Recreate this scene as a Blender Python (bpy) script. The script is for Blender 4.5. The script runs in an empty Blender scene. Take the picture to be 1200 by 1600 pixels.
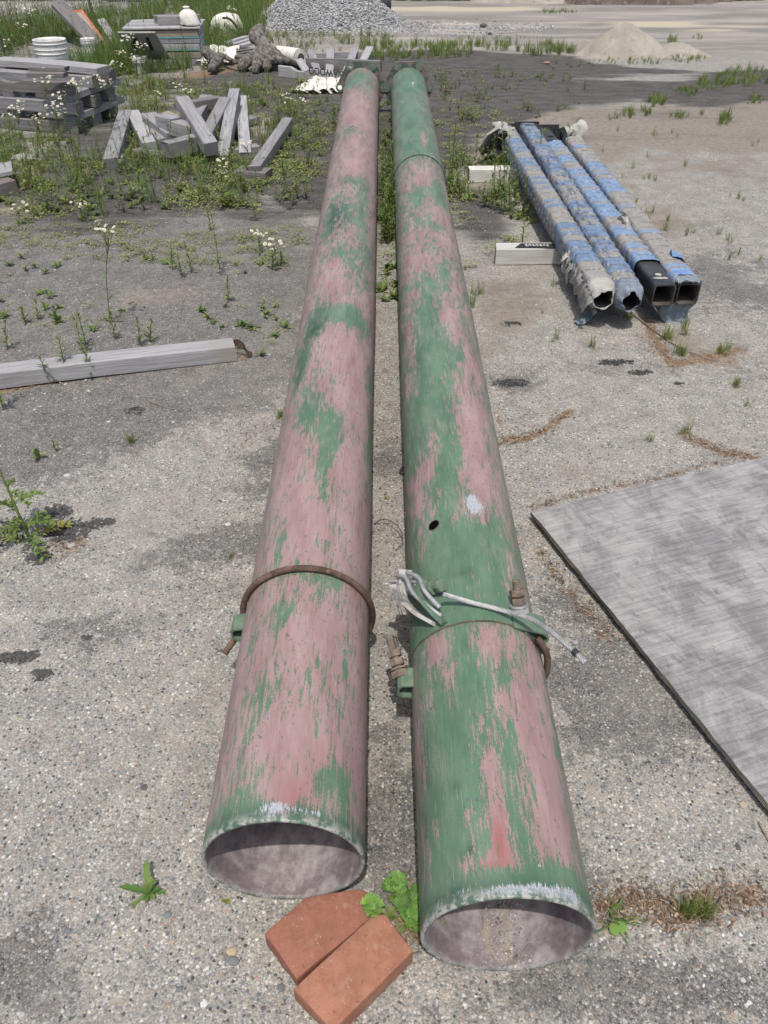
import bpy, math, random
import numpy as np
from mathutils import Vector, Matrix
random.seed(7); RNG = np.random.default_rng(7)
S = bpy.context.scene
# ---------------- camera, sky, sun, exposure ----------------
PITCH = math.radians(39.0); H = 1.5; FOC = 1200.0
cd = bpy.data.cameras.new("camera"); cam = bpy.data.objects.new("camera", cd); S.collection.objects.link(cam)
cam.location = (0, 0, H); cam.rotation_euler = (math.radians(90) - PITCH, 0, 0)
cd.sensor_fit = 'VERTICAL'; cd.sensor_height = 36.0; cd.lens = 27.0; cd.clip_start = 0.05; cd.clip_end = 1500
S.camera = cam
SUN_EL, SUN_AZ = math.radians(69), math.radians(181)      # azimuth from +Y clockwise: behind the camera
wd = bpy.data.worlds.new("World"); S.world = wd; wd.use_nodes = True
wn = wd.node_tree; wn.nodes.clear()
wo = wn.nodes.new('ShaderNodeOutputWorld'); wb = wn.nodes.new('ShaderNodeBackground'); ws = wn.nodes.new('ShaderNodeTexSky')
ws.sky_type = 'NISHITA'; ws.sun_disc = False; ws.sun_elevation = SUN_EL; ws.sun_rotation = SUN_AZ
ws.dust_density = 4.0; ws.air_density = 1.0
wb.inputs[1].default_value = 0.14
wn.links.new(ws.outputs[0], wb.inputs[0]); wn.links.new(wb.outputs[0], wo.inputs[0])
sl = bpy.data.lights.new("sun", 'SUN'); sl.energy = 3.0; sl.angle = math.radians(0.6); sl.color = (1.0, 0.96, 0.88)
so = bpy.data.objects.new("sun", sl); S.collection.objects.link(so)
sd = Vector((math.sin(SUN_AZ) * math.cos(SUN_EL), math.cos(SUN_AZ) * math.cos(SUN_EL), math.sin(SUN_EL)))
so.rotation_euler = sd.to_track_quat('Z', 'Y').to_euler(); so.location = sd * 30
S.view_settings.view_transform = 'Standard'; S.view_settings.look = 'None'
S.view_settings.exposure = 0.07; S.view_settings.gamma = 1.0
S.render.resolution_x = 768; S.render.resolution_y = 1024

# ---------------- helpers ----------------
def W(px, py, z=0.0):
    """point of the photograph -> place in the yard at height z"""
    u = -(py - 800) / FOC; x = (px - 600) / FOC
    d = np.array((x, math.cos(PITCH) + u * math.sin(PITCH), -math.sin(PITCH) + u * math.cos(PITCH)))
    return d * ((z - H) / d[2]) + np.array((0, 0, H))
def WY(px, py, Y):
    u = -(py - 800) / FOC; x = (px - 600) / FOC
    d = np.array((x, math.cos(PITCH) + u * math.sin(PITCH), -math.sin(PITCH) + u * math.cos(PITCH)))
    return d * (Y / d[1]) + np.array((0, 0, H))
def hash3(ix, iy, iz, seed):
    h = (ix.astype(np.int64) * 374761393 + iy.astype(np.int64) * 668265263 + iz.astype(np.int64) * 2147483647 + seed * 974634777) & 0xffffffff
    h = ((h ^ (h >> 13)) * 1274126177) & 0xffffffff
    h = (h ^ (h >> 16)) & 0xffff
    return h / 65535.0
def vnoise(P, scale=1.0, seed=0, octv=1):
    P = np.asarray(P, float) * scale; out = 0; amp = 1; tot = 0
    for o in range(octv):
        i = np.floor(P); f = P - i; f = f * f * (3 - 2 * f); r = 0
        for a in (0, 1):
            for b in (0, 1):
                for c in (0, 1):
                    w = (f[:, 0] if a else 1 - f[:, 0]) * (f[:, 1] if b else 1 - f[:, 1]) * (f[:, 2] if c else 1 - f[:, 2])
                    r = r + w * hash3(i[:, 0] + a, i[:, 1] + b, i[:, 2] + c, seed + o * 17)
        out = out + amp * (r * 2 - 1); tot += amp; amp *= .5; P = P * 2.03 + 11.3
    return out / tot
def smooth(a, b, x):
    t = np.clip((x - a) / (b - a), 0, 1); return t * t * (3 - 2 * t)
def link(o): S.collection.objects.link(o); return o
def tag(o, label=None, cat=None, group=None, kind=None):
    if label: o['label'] = label
    if cat: o['category'] = cat
    if group: o['group'] = group
    if kind: o['kind'] = kind
    return o
def mesh(name, V, F, mat=None, parent=None, smoothf=False, attrs=None, cols=None, loc=None, rot=None, M=None, mats=None, mi=None):
    """F: ndarray (n,k) or list of tuples / arrays of mixed size"""
    me = bpy.data.meshes.new(name); V = np.asarray(V, np.float32).reshape(-1, 3)
    if isinstance(F, np.ndarray): F = [F]
    if len(F) and isinstance(F[0], np.ndarray) and F[0].ndim == 2:
        lv = np.concatenate([f.ravel() for f in F]); sz = np.concatenate([np.full(len(f), f.shape[1]) for f in F])
    else:
        lv = np.array([i for f in F for i in f]); sz = np.array([len(f) for f in F])
    me.vertices.add(len(V)); me.vertices.foreach_set('co', V.ravel())
    me.loops.add(len(lv)); me.loops.foreach_set('vertex_index', lv.astype(np.int32))
    me.polygons.add(len(sz)); st = np.concatenate(([0], np.cumsum(sz)[:-1]))
    me.polygons.foreach_set('loop_start', st.astype(np.int32)); me.polygons.foreach_set('loop_total', sz.astype(np.int32))
    me.polygons.foreach_set('use_smooth', np.full(len(sz), bool(smoothf)))
    if mats:
        for m in mats: me.materials.append(m)
        me.polygons.foreach_set('material_index', np.asarray(mi, np.int32))
    elif mat: me.materials.append(mat)
    me.update(calc_edges=True)
    for k, v in (attrs or {}).items():
        a = me.attributes.new(k, 'FLOAT', 'POINT'); a.data.foreach_set('value', np.asarray(v, np.float32))
    if cols is not None:
        c = np.ones((len(V), 4), np.float32); c[:, :3] = cols
        a = me.attributes.new('col', 'FLOAT_COLOR', 'POINT'); a.data.foreach_set('color', c.ravel())
    me.validate()
    o = link(bpy.data.objects.new(name, me)); o.parent = parent
    if M is not None: o.matrix_local = M
    if loc is not None: o.location = loc
    if rot is not None: o.rotation_euler = rot
    return o
def empty(name, loc=(0, 0, 0), rz=0.0, **k):
    o = link(bpy.data.objects.new(name, None)); o.location = loc; o.rotation_euler = (0, 0, rz); o.empty_display_size = .1
    return tag(o, **k)
class MB:
    def __init__(s): s.V = []; s.F = []; s.n = 0; s.C = []
    def add(s, V, F, col=None):
        V = np.asarray(V, float).reshape(-1, 3)
        s.V.append(V); s.F += [tuple(int(i) + s.n for i in f) for f in F]; s.n += len(V)
        s.C.append(np.tile(np.array(col if col is not None else (1, 1, 1), float), (len(V), 1)) if np.ndim(col) < 2 else col)
    def build(s, name, mat, parent=None, col=False, **k):
        return mesh(name, np.vstack(s.V), s.F, mat, parent, cols=np.vstack(s.C) if col else None, **k)
def frames(P):
    P = np.asarray(P, float); T = np.gradient(P, axis=0); T /= np.linalg.norm(T, axis=1)[:, None] + 1e-9
    up = np.array((0, 0, 1.)) if abs(T[0][2]) < .9 else np.array((1., 0, 0)); N = []
    n = np.cross(T[0], up); n /= np.linalg.norm(n)
    for t in T:
        n = n - t * np.dot(n, t); n /= np.linalg.norm(n) + 1e-9; N.append(n.copy())
    N = np.array(N); return T, N, np.cross(T, N)
def tube(P, r, k=8, cap=True, sq=None):
    P = np.asarray(P, float); n = len(P); r = np.broadcast_to(np.asarray(r, float), (n,))
    T, N, B = frames(P); V = []
    for i in range(n):
        for j in range(k):
            a = 2 * math.pi * j / k
            V.append(P[i] + r[i] * (math.cos(a) * N[i] + math.sin(a) * B[i]))
    F = [(i * k + j, i * k + (j + 1) % k, (i + 1) * k + (j + 1) % k, (i + 1) * k + j) for i in range(n - 1) for j in range(k)]
    if cap: F += [tuple(range(k - 1, -1, -1)), tuple((n - 1) * k + j for j in range(k))]
    return np.array(V), F
def spline(P, n):
    P = np.asarray(P, float); m = len(P); out = []
    Q = np.vstack((2 * P[0] - P[1], P, 2 * P[-1] - P[-2]))
    for t in np.linspace(0, m - 1 - 1e-6, n):
        i = int(t); f = t - i; a, b, c, d = Q[i], Q[i + 1], Q[i + 2], Q[i + 3]
        out.append(.5 * ((2 * b) + (c - a) * f + (2 * a - 5 * b + 4 * c - d) * f * f + (3 * b - a - 3 * c + d) * f ** 3))
    return np.array(out)
def lathe(prof, k=24, c=(0, 0, 0)):
    V = [(c[0] + r * math.cos(2 * math.pi * j / k), c[1] + r * math.sin(2 * math.pi * j / k), c[2] + z) for r, z in prof for j in range(k)]
    F = [(i * k + j, i * k + (j + 1) % k, (i + 1) * k + (j + 1) % k, (i + 1) * k + j) for i in range(len(prof) - 1) for j in range(k)]
    return np.array(V), F
def beamgeo(L, w, h, n=14, jit=.0015, ch=.004, seed=0, notch=None):
    """sawn timber along local X, centred, chamfered edges, slightly uneven"""
    xs = np.linspace(-L / 2, L / 2, n); a, b = w / 2, h / 2; ch = min(ch, a * .45, b * .45)
    sec = [(-a + ch, -b), (a - ch, -b), (a, -b + ch), (a, b - ch), (a - ch, b), (-a + ch, b), (-a, b - ch), (-a, -b + ch)]
    V = np.array([(x, y, z) for x in xs for y, z in sec]); N = vnoise(V + seed * 3.7, 9, seed, 2); N2 = vnoise(V + seed * 1.3 + 50, 7, seed + 5, 2)
    V[:, 1] += N * jit; V[:, 2] += N2 * jit
    bow = math.sin(seed * 12.9) * .006 * L
    V[:, 2] += bow * (1 - (2 * V[:, 0] / L) ** 2); V[:8, 0] += RNG.normal(0, .003, 8); V[-8:, 0] += RNG.normal(0, .003, 8)
    if notch:
        for (x0, x1, d) in notch:
            m = (V[:, 0] > x0) & (V[:, 0] < x1) & (V[:, 2] > 0); V[m, 2] -= d
    F = [(i * 8 + j, i * 8 + (j + 1) % 8, (i + 1) * 8 + (j + 1) % 8, (i + 1) * 8 + j) for i in range(n - 1) for j in range(8)]
    F += [tuple(range(7, -1, -1)), tuple((n - 1) * 8 + j for j in range(8))]
    F = [tuple(reversed(f)) for f in F]
    return V, F
def basis(x, upish=(0, 0, 1), loc=(0, 0, 0), roll=0.0):
    x = Vector(x).normalized(); u = Vector(upish); y = u.cross(x)
    if y.length < 1e-5: y = Vector((0, 1, 0))
    y.normalize(); z = x.cross(y)
    M = Matrix(((x.x, y.x, z.x, loc[0]), (x.y, y.y, z.y, loc[1]), (x.z, y.z, z.z, loc[2]), (0, 0, 0, 1)))
    return M @ Matrix.Rotation(roll, 4, 'X')
def beam(name, A, B, w, h, mat, parent=None, roll=0.0, seed=None, up=(0, 0, 1), **k):
    """timber whose TOP centre line runs from A to B"""
    A = np.array(A, float); B = np.array(B, float); L = np.linalg.norm(B - A); seed = seed if seed is not None else random.randint(0, 999)
    V, F = beamgeo(L, w, h, seed=seed, n=max(8, int(L / .07)), **{q: k.pop(q) for q in ('jit', 'ch', 'notch') if q in k})
    V[:, 2] -= h / 2
    o = mesh(name, V, F, mat, parent, M=basis(B - A, up, (A + B) / 2, roll)); return tag(o, **k)
def slab(name, O, U, Vv, t, mat, parent=None, nu=2, nv=2, warp=0.0, seed=0, **k):
    """board from corner O spanned by U and Vv, thickness t below its face"""
    O, U, Vv = map(lambda q: np.array(q, float), (O, U, Vv)); lu, lv = np.linalg.norm(U), np.linalg.norm(Vv)
    x = U / lu; z = np.cross(x, Vv); z /= np.linalg.norm(z); y = np.cross(z, x)
    gu, gv = np.meshgrid(np.linspace(0, lu, nu), np.linspace(0, lv, nv), indexing='ij')
    sh = np.dot(Vv, x) / np.dot(Vv, y)
    P = np.stack((gu + gv * sh * np.dot(Vv, y) / lv, gv * np.dot(Vv, y) / lv, gu * 0), -1).reshape(-1, 3)
    P[:, 2] += warp * vnoise(P + seed, 1.6, seed, 2)
    n = nu * nv; V = np.vstack((P, P - (0, 0, t)))
    idx = np.arange(n).reshape(nu, nv); F = []
    for i in range(nu - 1):
        for j in range(nv - 1):
            q = (idx[i, j], idx[i + 1, j], idx[i + 1, j + 1], idx[i, j + 1]); F.append(q); F.append(tuple(a + n for a in reversed(q)))
    bd = [idx[i, 0] for i in range(nu)] + [idx[-1, j] for j in range(1, nv)] + [idx[i, -1] for i in range(nu - 2, -1, -1)] + [idx[0, j] for j in range(nv - 2, 0, -1)]
    for a, b in zip(bd, bd[1:] + bd[:1]): F.append((b, a, a + n, b + n))
    M = Matrix(((x[0], y[0], z[0], O[0]), (x[1], y[1], z[1], O[1]), (x[2], y[2], z[2], O[2]), (0, 0, 0, 1)))
    return tag(mesh(name, V, [tuple(int(a) for a in f) for f in F], mat, parent, M=M), **k)
# ---------------- material helpers ----------------
class NT:
    def __init__(s, name, rough=.8):
        s.m = bpy.data.materials.new(name); s.m.use_nodes = True; s.t = s.m.node_tree; s.b = s.t.nodes['Principled BSDF']
        s.b.inputs['Roughness'].default_value = rough; s.b.inputs['Specular IOR Level'].default_value = .3
    def n(s, typ, **k):
        n = s.t.nodes.new('ShaderNode' + typ)
        for a, v in k.items(): setattr(n, a, v)
        return n
    def put(s, sock, v):
        if hasattr(v, 'links') or isinstance(v, bpy.types.NodeSocket): s.t.links.new(v, sock)
        else: sock.default_value = v
    def coord(s, kind='Object'): return s.n('TexCoord').outputs[kind]
    def pos(s): return s.n('NewGeometry').outputs['Position']
    def map(s, v, sc=(1, 1, 1), loc=(0, 0, 0)):
        n = s.n('Mapping'); s.put(n.inputs['Vector'], v); n.inputs['Scale'].default_value = sc; n.inputs['Location'].default_value = loc; return n.outputs[0]
    def noise(s, v, sc, det=3, rough=.55, dist=0.0, col=False):
        n = s.n('TexNoise'); s.put(n.inputs['Vector'], v); n.inputs['Scale'].default_value = sc; n.inputs['Detail'].default_value = det
        n.inputs['Roughness'].default_value = rough; n.inputs['Distortion'].default_value = dist; return n.outputs['Color' if col else 'Fac']
    def vor(s, v, sc, feature='F1', out='Distance', rnd=1.0):
        n = s.n('TexVoronoi', feature=feature); s.put(n.inputs['Vector'], v); n.inputs['Scale'].default_value = sc; n.inputs['Randomness'].default_value = rnd
        return n.outputs[out]
    def ramp(s, f, stops, interp='LINEAR'):
        n = s.n('ValToRGB'); s.put(n.inputs[0], f); r = n.color_ramp; r.interpolation = interp
        while len(r.elements) < len(stops): r.elements.new(.5)
        for e, (p, c) in zip(r.elements, stops):
            e.position = p; e.color = (*c, 1) if not np.isscalar(c) else (c, c, c, 1)
        return n.outputs[0]
    def mix(s, f, a, b, mode='MIX'):
        n = s.n('Mix', data_type='RGBA', blend_type=mode); s.put(n.inputs[0], f)
        for i, v in ((6, a), (7, b)): s.put(n.inputs[i], (*v, 1) if isinstance(v, tuple) and len(v) == 3 else v)
        return n.outputs[2]
    def math(s, op, a, b=0.0, c=None, clamp=False):
        n = s.n('Math', operation=op, use_clamp=clamp); s.put(n.inputs[0], a); s.put(n.inputs[1], b)
        if c is not None: s.put(n.inputs[2], c)
        return n.outputs[0]
    def thr(s, v, a, b): 
        n = s.n('MapRange', interpolation_type='SMOOTHSTEP'); s.put(n.inputs[0], v); n.inputs[1].default_value = a; n.inputs[2].default_value = b; return n.outputs[0]
    def attr(s, name, out='Fac'): return s.n('Attribute', attribute_name=name).outputs[out]
    def rnd(s): return s.n('ObjectInfo').outputs['Random']
    def bump(s, h, st=.5, d=.01, nrm=None):
        n = s.n('Bump'); s.put(n.inputs['Height'], h); n.inputs['Strength'].default_value = st; n.inputs['Distance'].default_value = d
        if nrm: s.put(n.inputs['Normal'], nrm)
        return n.outputs[0]
    def done(s, col, rough=None, nrm=None, metal=None):
        s.put(s.b.inputs['Base Color'], (*col, 1) if isinstance(col, tuple) and len(col) == 3 else col)
        if rough is not None: s.put(s.b.inputs['Roughness'], rough)
        if nrm is not None: s.put(s.b.inputs['Normal'], nrm)
        if metal is not None: s.b.inputs['Metallic'].default_value = metal
        return s.m
def lin(r, g, b): return tuple(((c / 255 + .055) / 1.055) ** 2.4 if c > 10 else c / 255 / 12.92 for c in (r, g, b))
STONES = [(0, (.065, .067, .07)), (.08, (.14, .145, .15)), (.24, (.27, .26, .25)), (.42, (.33, .30, .26)), (.55, (.42, .40, .37)), (.66, (.36, .30, .23)), (.76, (.20, .21, .225)), (.86, (.50, .48, .45)), (.94, (.62, .59, .55)), (.985, (.40, .25, .18))]

def mat_ground():
    t = NT('ground_mat', .92); p = t.pos()
    big = t.noise(p, .9, 4, .6); mid = t.noise(p, 4.5, 4, .6); fine = t.noise(p, 30, 3)
    # exposed aggregate
    v1 = t.vor(p, 150, out='Color'); d1 = t.vor(p, 150); v2 = t.vor(p, 330, out='Color'); d2 = t.vor(p, 330)
    s1 = t.n('SeparateColor'); t.put(s1.inputs[0], v1); s2 = t.n('SeparateColor'); t.put(s2.inputs[0], v2)
    stone = t.ramp(s1.outputs[0], STONES, 'CONSTANT'); sand = t.ramp(s2.outputs[0], STONES, 'CONSTANT')
    gap = t.thr(d1, .62, .38)
    selbig = t.thr(s1.outputs[1], .42, .46)
    agg = t.mix(t.math('MULTIPLY', gap, selbig), t.mix(.5, sand, (.292, .282, .258)), stone)
    # worn asphalt: dark binder with sparse stones
    spk = t.thr(s2.outputs[1], .80, .84)
    asph = t.mix(.62, t.mix(t.math('MULTIPLY', gap, selbig), sand, stone), t.mix(t.thr(fine, .35, .65), (.05, .049, .049), (.095, .093, .091)))
    asph = t.mix(t.math('MULTIPLY', t.math('MULTIPLY', spk, t.thr(d2, .5, .4)), .55), asph, t.mix(.4, sand, (.5, .48, .45)))
    asph = t.mix(t.math('MULTIPLY', t.thr(s1.outputs[2], .95, .96), t.thr(d1, .42, .36)), asph, (.42, .40, .37))
    ft = t.math('ADD', t.attr('tar'), t.math('MULTIPLY', t.math('SUBTRACT', mid, .5), 1.5)); ft = t.math('ADD', ft, t.math('MULTIPLY', t.math('SUBTRACT', big, .5), .9))
    ft = t.math('ADD', ft, t.math('MULTIPLY', t.math('SUBTRACT', fine, .5), 1.1)); ft = t.math('ADD', ft, t.math('MULTIPLY', t.math('SUBTRACT', t.noise(p, 95, 3, .7), .5), .8))
    c = t.mix(t.thr(ft, .28, .56), agg, asph)
    # dusty sand on top
    dust = t.thr(t.noise(t.map(p, loc=(7, 3, 0)), 2.2, 5, .65), .47, .72)
    c = t.mix(t.math('MULTIPLY', dust, .36), c, (.295, .28, .247)); c = t.mix(.8, c, t.mix(1.0, c, t.mix(t.thr(t.noise(p, 11, 5, .7), .3, .7), (.74, .74, .74), (1.10, 1.09, 1.06)), 'MULTIPLY'))
    # brown soil
    fs = t.math('ADD', t.attr('soil'), t.math('MULTIPLY', t.math('SUBTRACT', mid, .5), 1.3)); fs = t.math('ADD', fs, t.math('MULTIPLY', t.math('SUBTRACT', fine, .5), .6))
    soilc = t.mix(t.thr(fine, .3, .7), (.175, .148, .122), (.262, .225, .188)); soilc = t.mix(t.math('MULTIPLY', spk, .35), soilc, sand); soilc = t.mix(t.math('MULTIPLY', t.thr(t.noise(t.map(p, (.7, 1.4, 1), (3, 9, 0)), 2.4, 6, .72), .5, .68), .6), soilc, (.105, .088, .076)); soilc = t.mix(t.math('MULTIPLY', t.thr(t.noise(p, 14, 5, .75), .58, .68), .5), soilc, (.08, .068, .06))
    c = t.mix(t.math('MULTIPLY', t.thr(fs, .25, .75), .85), c, soilc)
    # dark mud
    fm = t.math('ADD', t.attr('mud'), t.math('MULTIPLY', t.math('SUBTRACT', t.noise(t.map(p, (.5, 1.6, 1)), 2.2, 5, .65), .5), 1.5))
    mudc = t.mix(t.thr(t.noise(t.map(p, (.6, 1.5, 1)), 7, 4), .35, .65), (.040, .037, .036), (.082, .074, .069)); mudc = t.mix(t.math('MULTIPLY', t.thr(s2.outputs[1], .9, .93), .5), mudc, sand)
    c = t.mix(t.math('MULTIPLY', t.thr(fm, .3, .7), .92), c, mudc)
    # crumbled tar spots
    fk = t.math('ADD', t.attr('black'), t.math('MULTIPLY', t.math('SUBTRACT', t.noise(p, 34, 5, .75), .5), 2.6))
    c = t.mix(t.thr(fk, .47, .52), c, t.mix(t.thr(t.noise(p, 260, 2), .4, .7), (.025, .025, .027), (.07, .07, .07)))
    # brown litter in the cracks
    fl = t.math('ADD', t.attr('litter'), t.math('MULTIPLY', t.math('SUBTRACT', t.noise(p, 22, 4, .7), .5), 1.5))
    c = t.mix(t.math('MULTIPLY', t.thr(fl, .35, .7), .9), c, t.mix(t.thr(t.noise(p, 140, 2), .35, .65), (.12, .08, .05), (.30, .20, .13)))
    # pale far sand
    fp = t.math('ADD', t.attr('pale'), t.math('MULTIPLY', t.math('SUBTRACT', t.noise(t.map(p, (.4, 1.5, 1)), 1.6, 4), .5), 1.2))
    c = t.mix(t.thr(fp, .3, .75), c, t.mix(t.thr(mid, .3, .7), (.33, .295, .25), (.42, .37, .29)))
    ff = t.attr('lot'); lotc = t.mix(t.thr(t.noise(t.map(p, (.35, 1.8, 1)), 1.1, 6, .65), .38, .66), (.20, .185, .17), (.35, .32, .29))
    c = t.mix(t.math('MULTIPLY', ff, t.math('SUBTRACT', 1, t.thr(fm, .3, .7))), c, t.mix(t.thr(fp, .3, .75), lotc, (.44, .39, .30)))
    
    hgt = t.math('MULTIPLY', t.math('SUBTRACT', 1, d1), t.math('ADD', .25, t.math('MULTIPLY', selbig, .75)))
    hgt = t.math('ADD', hgt, t.math('MULTIPLY', d2, -.35)); hgt = t.math('ADD', hgt, t.math('MULTIPLY', mid, 3.0))
    return t.done(c, None, t.bump(hgt, .75, .004))
M = {}
M['ground'] = mat_ground()

def mat_stone(name='stone_mat'):
    t = NT(name, .85); c = t.attr('col', 'Color'); p = t.pos()
    return t.done(t.mix(t.math('MULTIPLY', t.noise(p, 300, 2), .5), c, (.2, .19, .18)), None, t.bump(t.noise(p, 250, 2), .4, .002))
M['stone'] = mat_stone()

def mat_paint():
    t = NT('worn_paint', .55); o = t.coord()
    a = t.attr('ang'); s = t.attr('len'); cv = t.n('CombineXYZ'); t.put(cv.inputs[0], a); t.put(cv.inputs[1], s); v = cv.outputs[0]
    n1 = t.noise(t.map(v, (42, 8, 1)), 1.0, 6, .68, .3); n2 = t.noise(t.map(v, (150, 18, 1)), 1.0, 5, .75); n3 = t.noise(t.map(v, (420, 230, 1)), 1.0, 3, .7)
    f = t.math('ADD', t.attr('green'), t.math('MULTIPLY', t.math('SUBTRACT', n1, .5), 1.5))
    f = t.math('ADD', f, t.math('MULTIPLY', t.math('SUBTRACT', n2, .5), 2.7)); f = t.math('ADD', f, t.math('MULTIPLY', t.math('SUBTRACT', n3, .5), 1.3))
    g = t.thr(f, .485, .515); edge = t.math('SUBTRACT', t.thr(f, .40, .5), g, clamp=True)
    tone = t.noise(t.map(v, (16, 4, 1)), 1, 6, .65); ton2 = t.noise(t.map(v, (160, 9, 1)), 1, 5)
    green = t.mix(t.thr(tone, .3, .7), (.070, .138, .086), (.125, .208, .136)); green = t.mix(t.thr(ton2, .55, .85), green, (.18, .245, .185))
    green = t.mix(t.math('MULTIPLY', t.attr('dark'), .85), green, (.016, .048, .030))
    pink = t.mix(t.thr(tone, .3, .7), (.255, .155, .152), (.352, .245, .243)); pink = t.mix(t.thr(ton2, .5, .9), pink, (.385, .275, .275))
    pink = t.mix(t.thr(t.noise(t.map(v, (60, 8, 1)), 1, 5, .7), .56, .72), pink, (.30, .245, .265))
    pink = t.mix(t.attr('red'), pink, (.29, .10, .085))
    c = t.mix(g, pink, green); c = t.mix(t.math('MULTIPLY', edge, .45), c, (.17, .14, .12))
    # little chips and scratches
    ch = t.vor(t.map(v, (300, 170, 1)), 1, out='Color'); sc = t.n('SeparateColor'); t.put(sc.inputs[0], ch)
    chm = t.math('MULTIPLY', t.thr(sc.outputs[0], .88, .90), t.thr(t.noise(v, 40, 3), .53, .6)); c = t.mix(t.math('MULTIPLY', chm, .75), c, (.10, .11, .12))
    scr = t.math('MULTIPLY', t.thr(t.noise(t.map(v, (900, 14, 1)), 1, 2, .5), .66, .70), t.thr(t.noise(v, 14, 3), .48, .6)); c = t.mix(t.math('MULTIPLY', scr, .5), c, (.55, .52, .5))
    # bare metal / lime near the rims and in scrapes
    fw = t.math('ADD', t.attr('white'), t.math('MULTIPLY', t.math('SUBTRACT', t.noise(t.map(v, (170, 34, 1)), 1, 6, .8), .5), 2.6))
    c = t.mix(t.thr(fw, .46, .56), c, t.mix(t.thr(n3, .35, .65), (.22, .25, .31), (.50, .50, .51)))
    # dust and rusty runs
    dst = t.math('MULTIPLY', t.thr(t.noise(t.map(v, (20, 7, 1)), 1, 5, .7), .48, .75), .35); c = t.mix(dst, c, (.30, .27, .24))
    rs = t.math('MULTIPLY', t.thr(t.noise(t.map(v, (110, 3, 1)), 1, 4, .6), .64, .72), .4); c = t.mix(rs, c, (.22, .14, .08))
    rim = t.attr('rim'); c = t.mix(t.math('MULTIPLY', rim, .9), c, t.mix(t.thr(t.noise(o, 60, 4, .7), .42, .58), (.07, .12, .09), (.36, .35, .33)))
    # inside of the pipe
    ic = t.mix(t.thr(t.noise(o, 13, 6, .75), .36, .66), (.15, .118, .125), (.33, .30, .305)); ic = t.mix(t.math('MULTIPLY', t.thr(t.noise(o, 50, 6, .8), .5, .8), .4), ic, (.46, .44, .45))
    ic = t.mix(t.thr(t.math('ADD', t.attr('dirt'), t.math('MULTIPLY', t.math('SUBTRACT', t.noise(o, 45, 4, .7), .5), 1.6)), .45, .7), ic, (.30, .25, .19))
    c = t.mix(t.attr('inner'), c, ic)
    h = t.math('ADD', t.math('MULTIPLY', g, .6), t.math('MULTIPLY', t.noise(o, 60, 4), .35))
    return t.done(c, t.mix(g, (.62, .62, .62), (.42, .42, .42)), t.bump(h, .35, .0012))
M['paint'] = mat_paint()

def mat_flange():
    t = NT('flange_paint', .6); o = t.coord(); f = t.noise(o, 12, 5, .7)
    c = t.mix(t.thr(f, .46, .56), (.062, .090, .075), (.20, .15, .145)); c = t.mix(t.thr(t.noise(o, 40, 4, .7), .54, .7), c, (.16, .155, .145))
    return t.done(c, None, t.bump(t.noise(o, 80, 3), .4, .001))
M['flange'] = mat_flange()
def mat_simple(name, c1, c2, sc=20, rough=.7, c3=None, bump=.3, bd=.002, metal=0.0, det=5, stretch=(1, 1, 1)):
    t = NT(name, rough); o = t.map(t.coord(), stretch); f = t.noise(o, sc, det, .65)
    c = t.mix(t.thr(f, .35, .65), c1, c2)
    if c3: c = t.mix(t.thr(t.noise(o, sc * 2.7, 4, .7), .56, .7), c, c3)
    return t.done(c, None, t.bump(t.noise(o, sc * 4, 4, .7), bump, bd), metal)
M['rust'] = mat_simple('rusty_steel', (.06, .038, .032), (.145, .095, .075), 30, .85, (.24, .12, .06))
M['rust_light'] = mat_simple('orange_rust', (.115, .092, .072), (.21, .17, .135), 70, .85, (.25, .125, .065))
M['galv'] = mat_simple('galvanised_steel', (.30, .31, .32), (.46, .46, .46), 30, .5, (.25, .24, .2), metal=.35)
M['lugpaint'] = mat_simple('chipped_green_lug', (.09, .15, .10), (.145, .205, .145), 40, .6, (.22, .185, .165))
M['castgrey'] = mat_simple('cast_grey_steel', (.36, .34, .32), (.48, .46, .43), 24, .65, (.30, .20, .14))
M['blacksteel'] = mat_simple('black_coated_steel', (.028, .028, .031), (.055, .055, .058), 9, .45, (.09, .085, .08))
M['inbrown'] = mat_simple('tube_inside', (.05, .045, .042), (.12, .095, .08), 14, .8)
M['tape'] = mat_simple('black_tape', (.02, .02, .022), (.035, .035, .038), 40, .5)
M['rubber'] = mat_simple('black_rubber', (.02, .02, .022), (.05, .05, .055), 20, .75)
M['whitepl'] = mat_simple('white_plastic', (.60, .60, .58), (.74, .74, .72), 8, .5, (.48, .46, .41), bump=.1)
M['yellow'] = mat_simple('yellow_label', (.62, .50, .08), (.7, .58, .12), 20, .6)
M['teal'] = mat_simple('teal_strap', (.10, .30, .29), (.16, .36, .35), 30, .5)
M['orange'] = mat_simple('orange_paint', (.52, .13, .06), (.62, .20, .11), 30, .6, (.28, .18, .15))
M['signgrey'] = mat_simple('sign_face', (.22, .235, .22), (.28, .29, .27), 6, .7, (.2, .15, .12))
M['inkblack'] = mat_simple('black_ink', (.015, .015, .018), (.03, .03, .035), 30, .6)
M['membrane'] = mat_simple('white_membrane', (.62, .60, .54), (.72, .70, .65), 5, .6, (.40, .30, .20), bump=.2)
M['sack'] = mat_simple('woven_sack', (.66, .63, .56), (.76, .73, .67), 14, .8, (.5, .44, .36), bump=.5, bd=.006)
M['cloth'] = mat_simple('grey_white_cloth', (.30, .29, .265), (.42, .41, .385), 14, .85, (.24, .225, .20), bump=.4, bd=.004)
M['bluecloth'] = mat_simple('faded_blue_cloth', (.15, .19, .22), (.23, .28, .33), 12, .85, (.40, .42, .42), bump=.5, bd=.004)
M['bluebright'] = mat_simple('blue_cloth', (.13, .23, .42), (.18, .30, .50), 12, .8, (.32, .38, .45), bump=.5, bd=.004)
M['fence'] = mat_simple('dull_wire', (.30, .30, .30), (.42, .42, .42), 5, .5, metal=.3)
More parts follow.
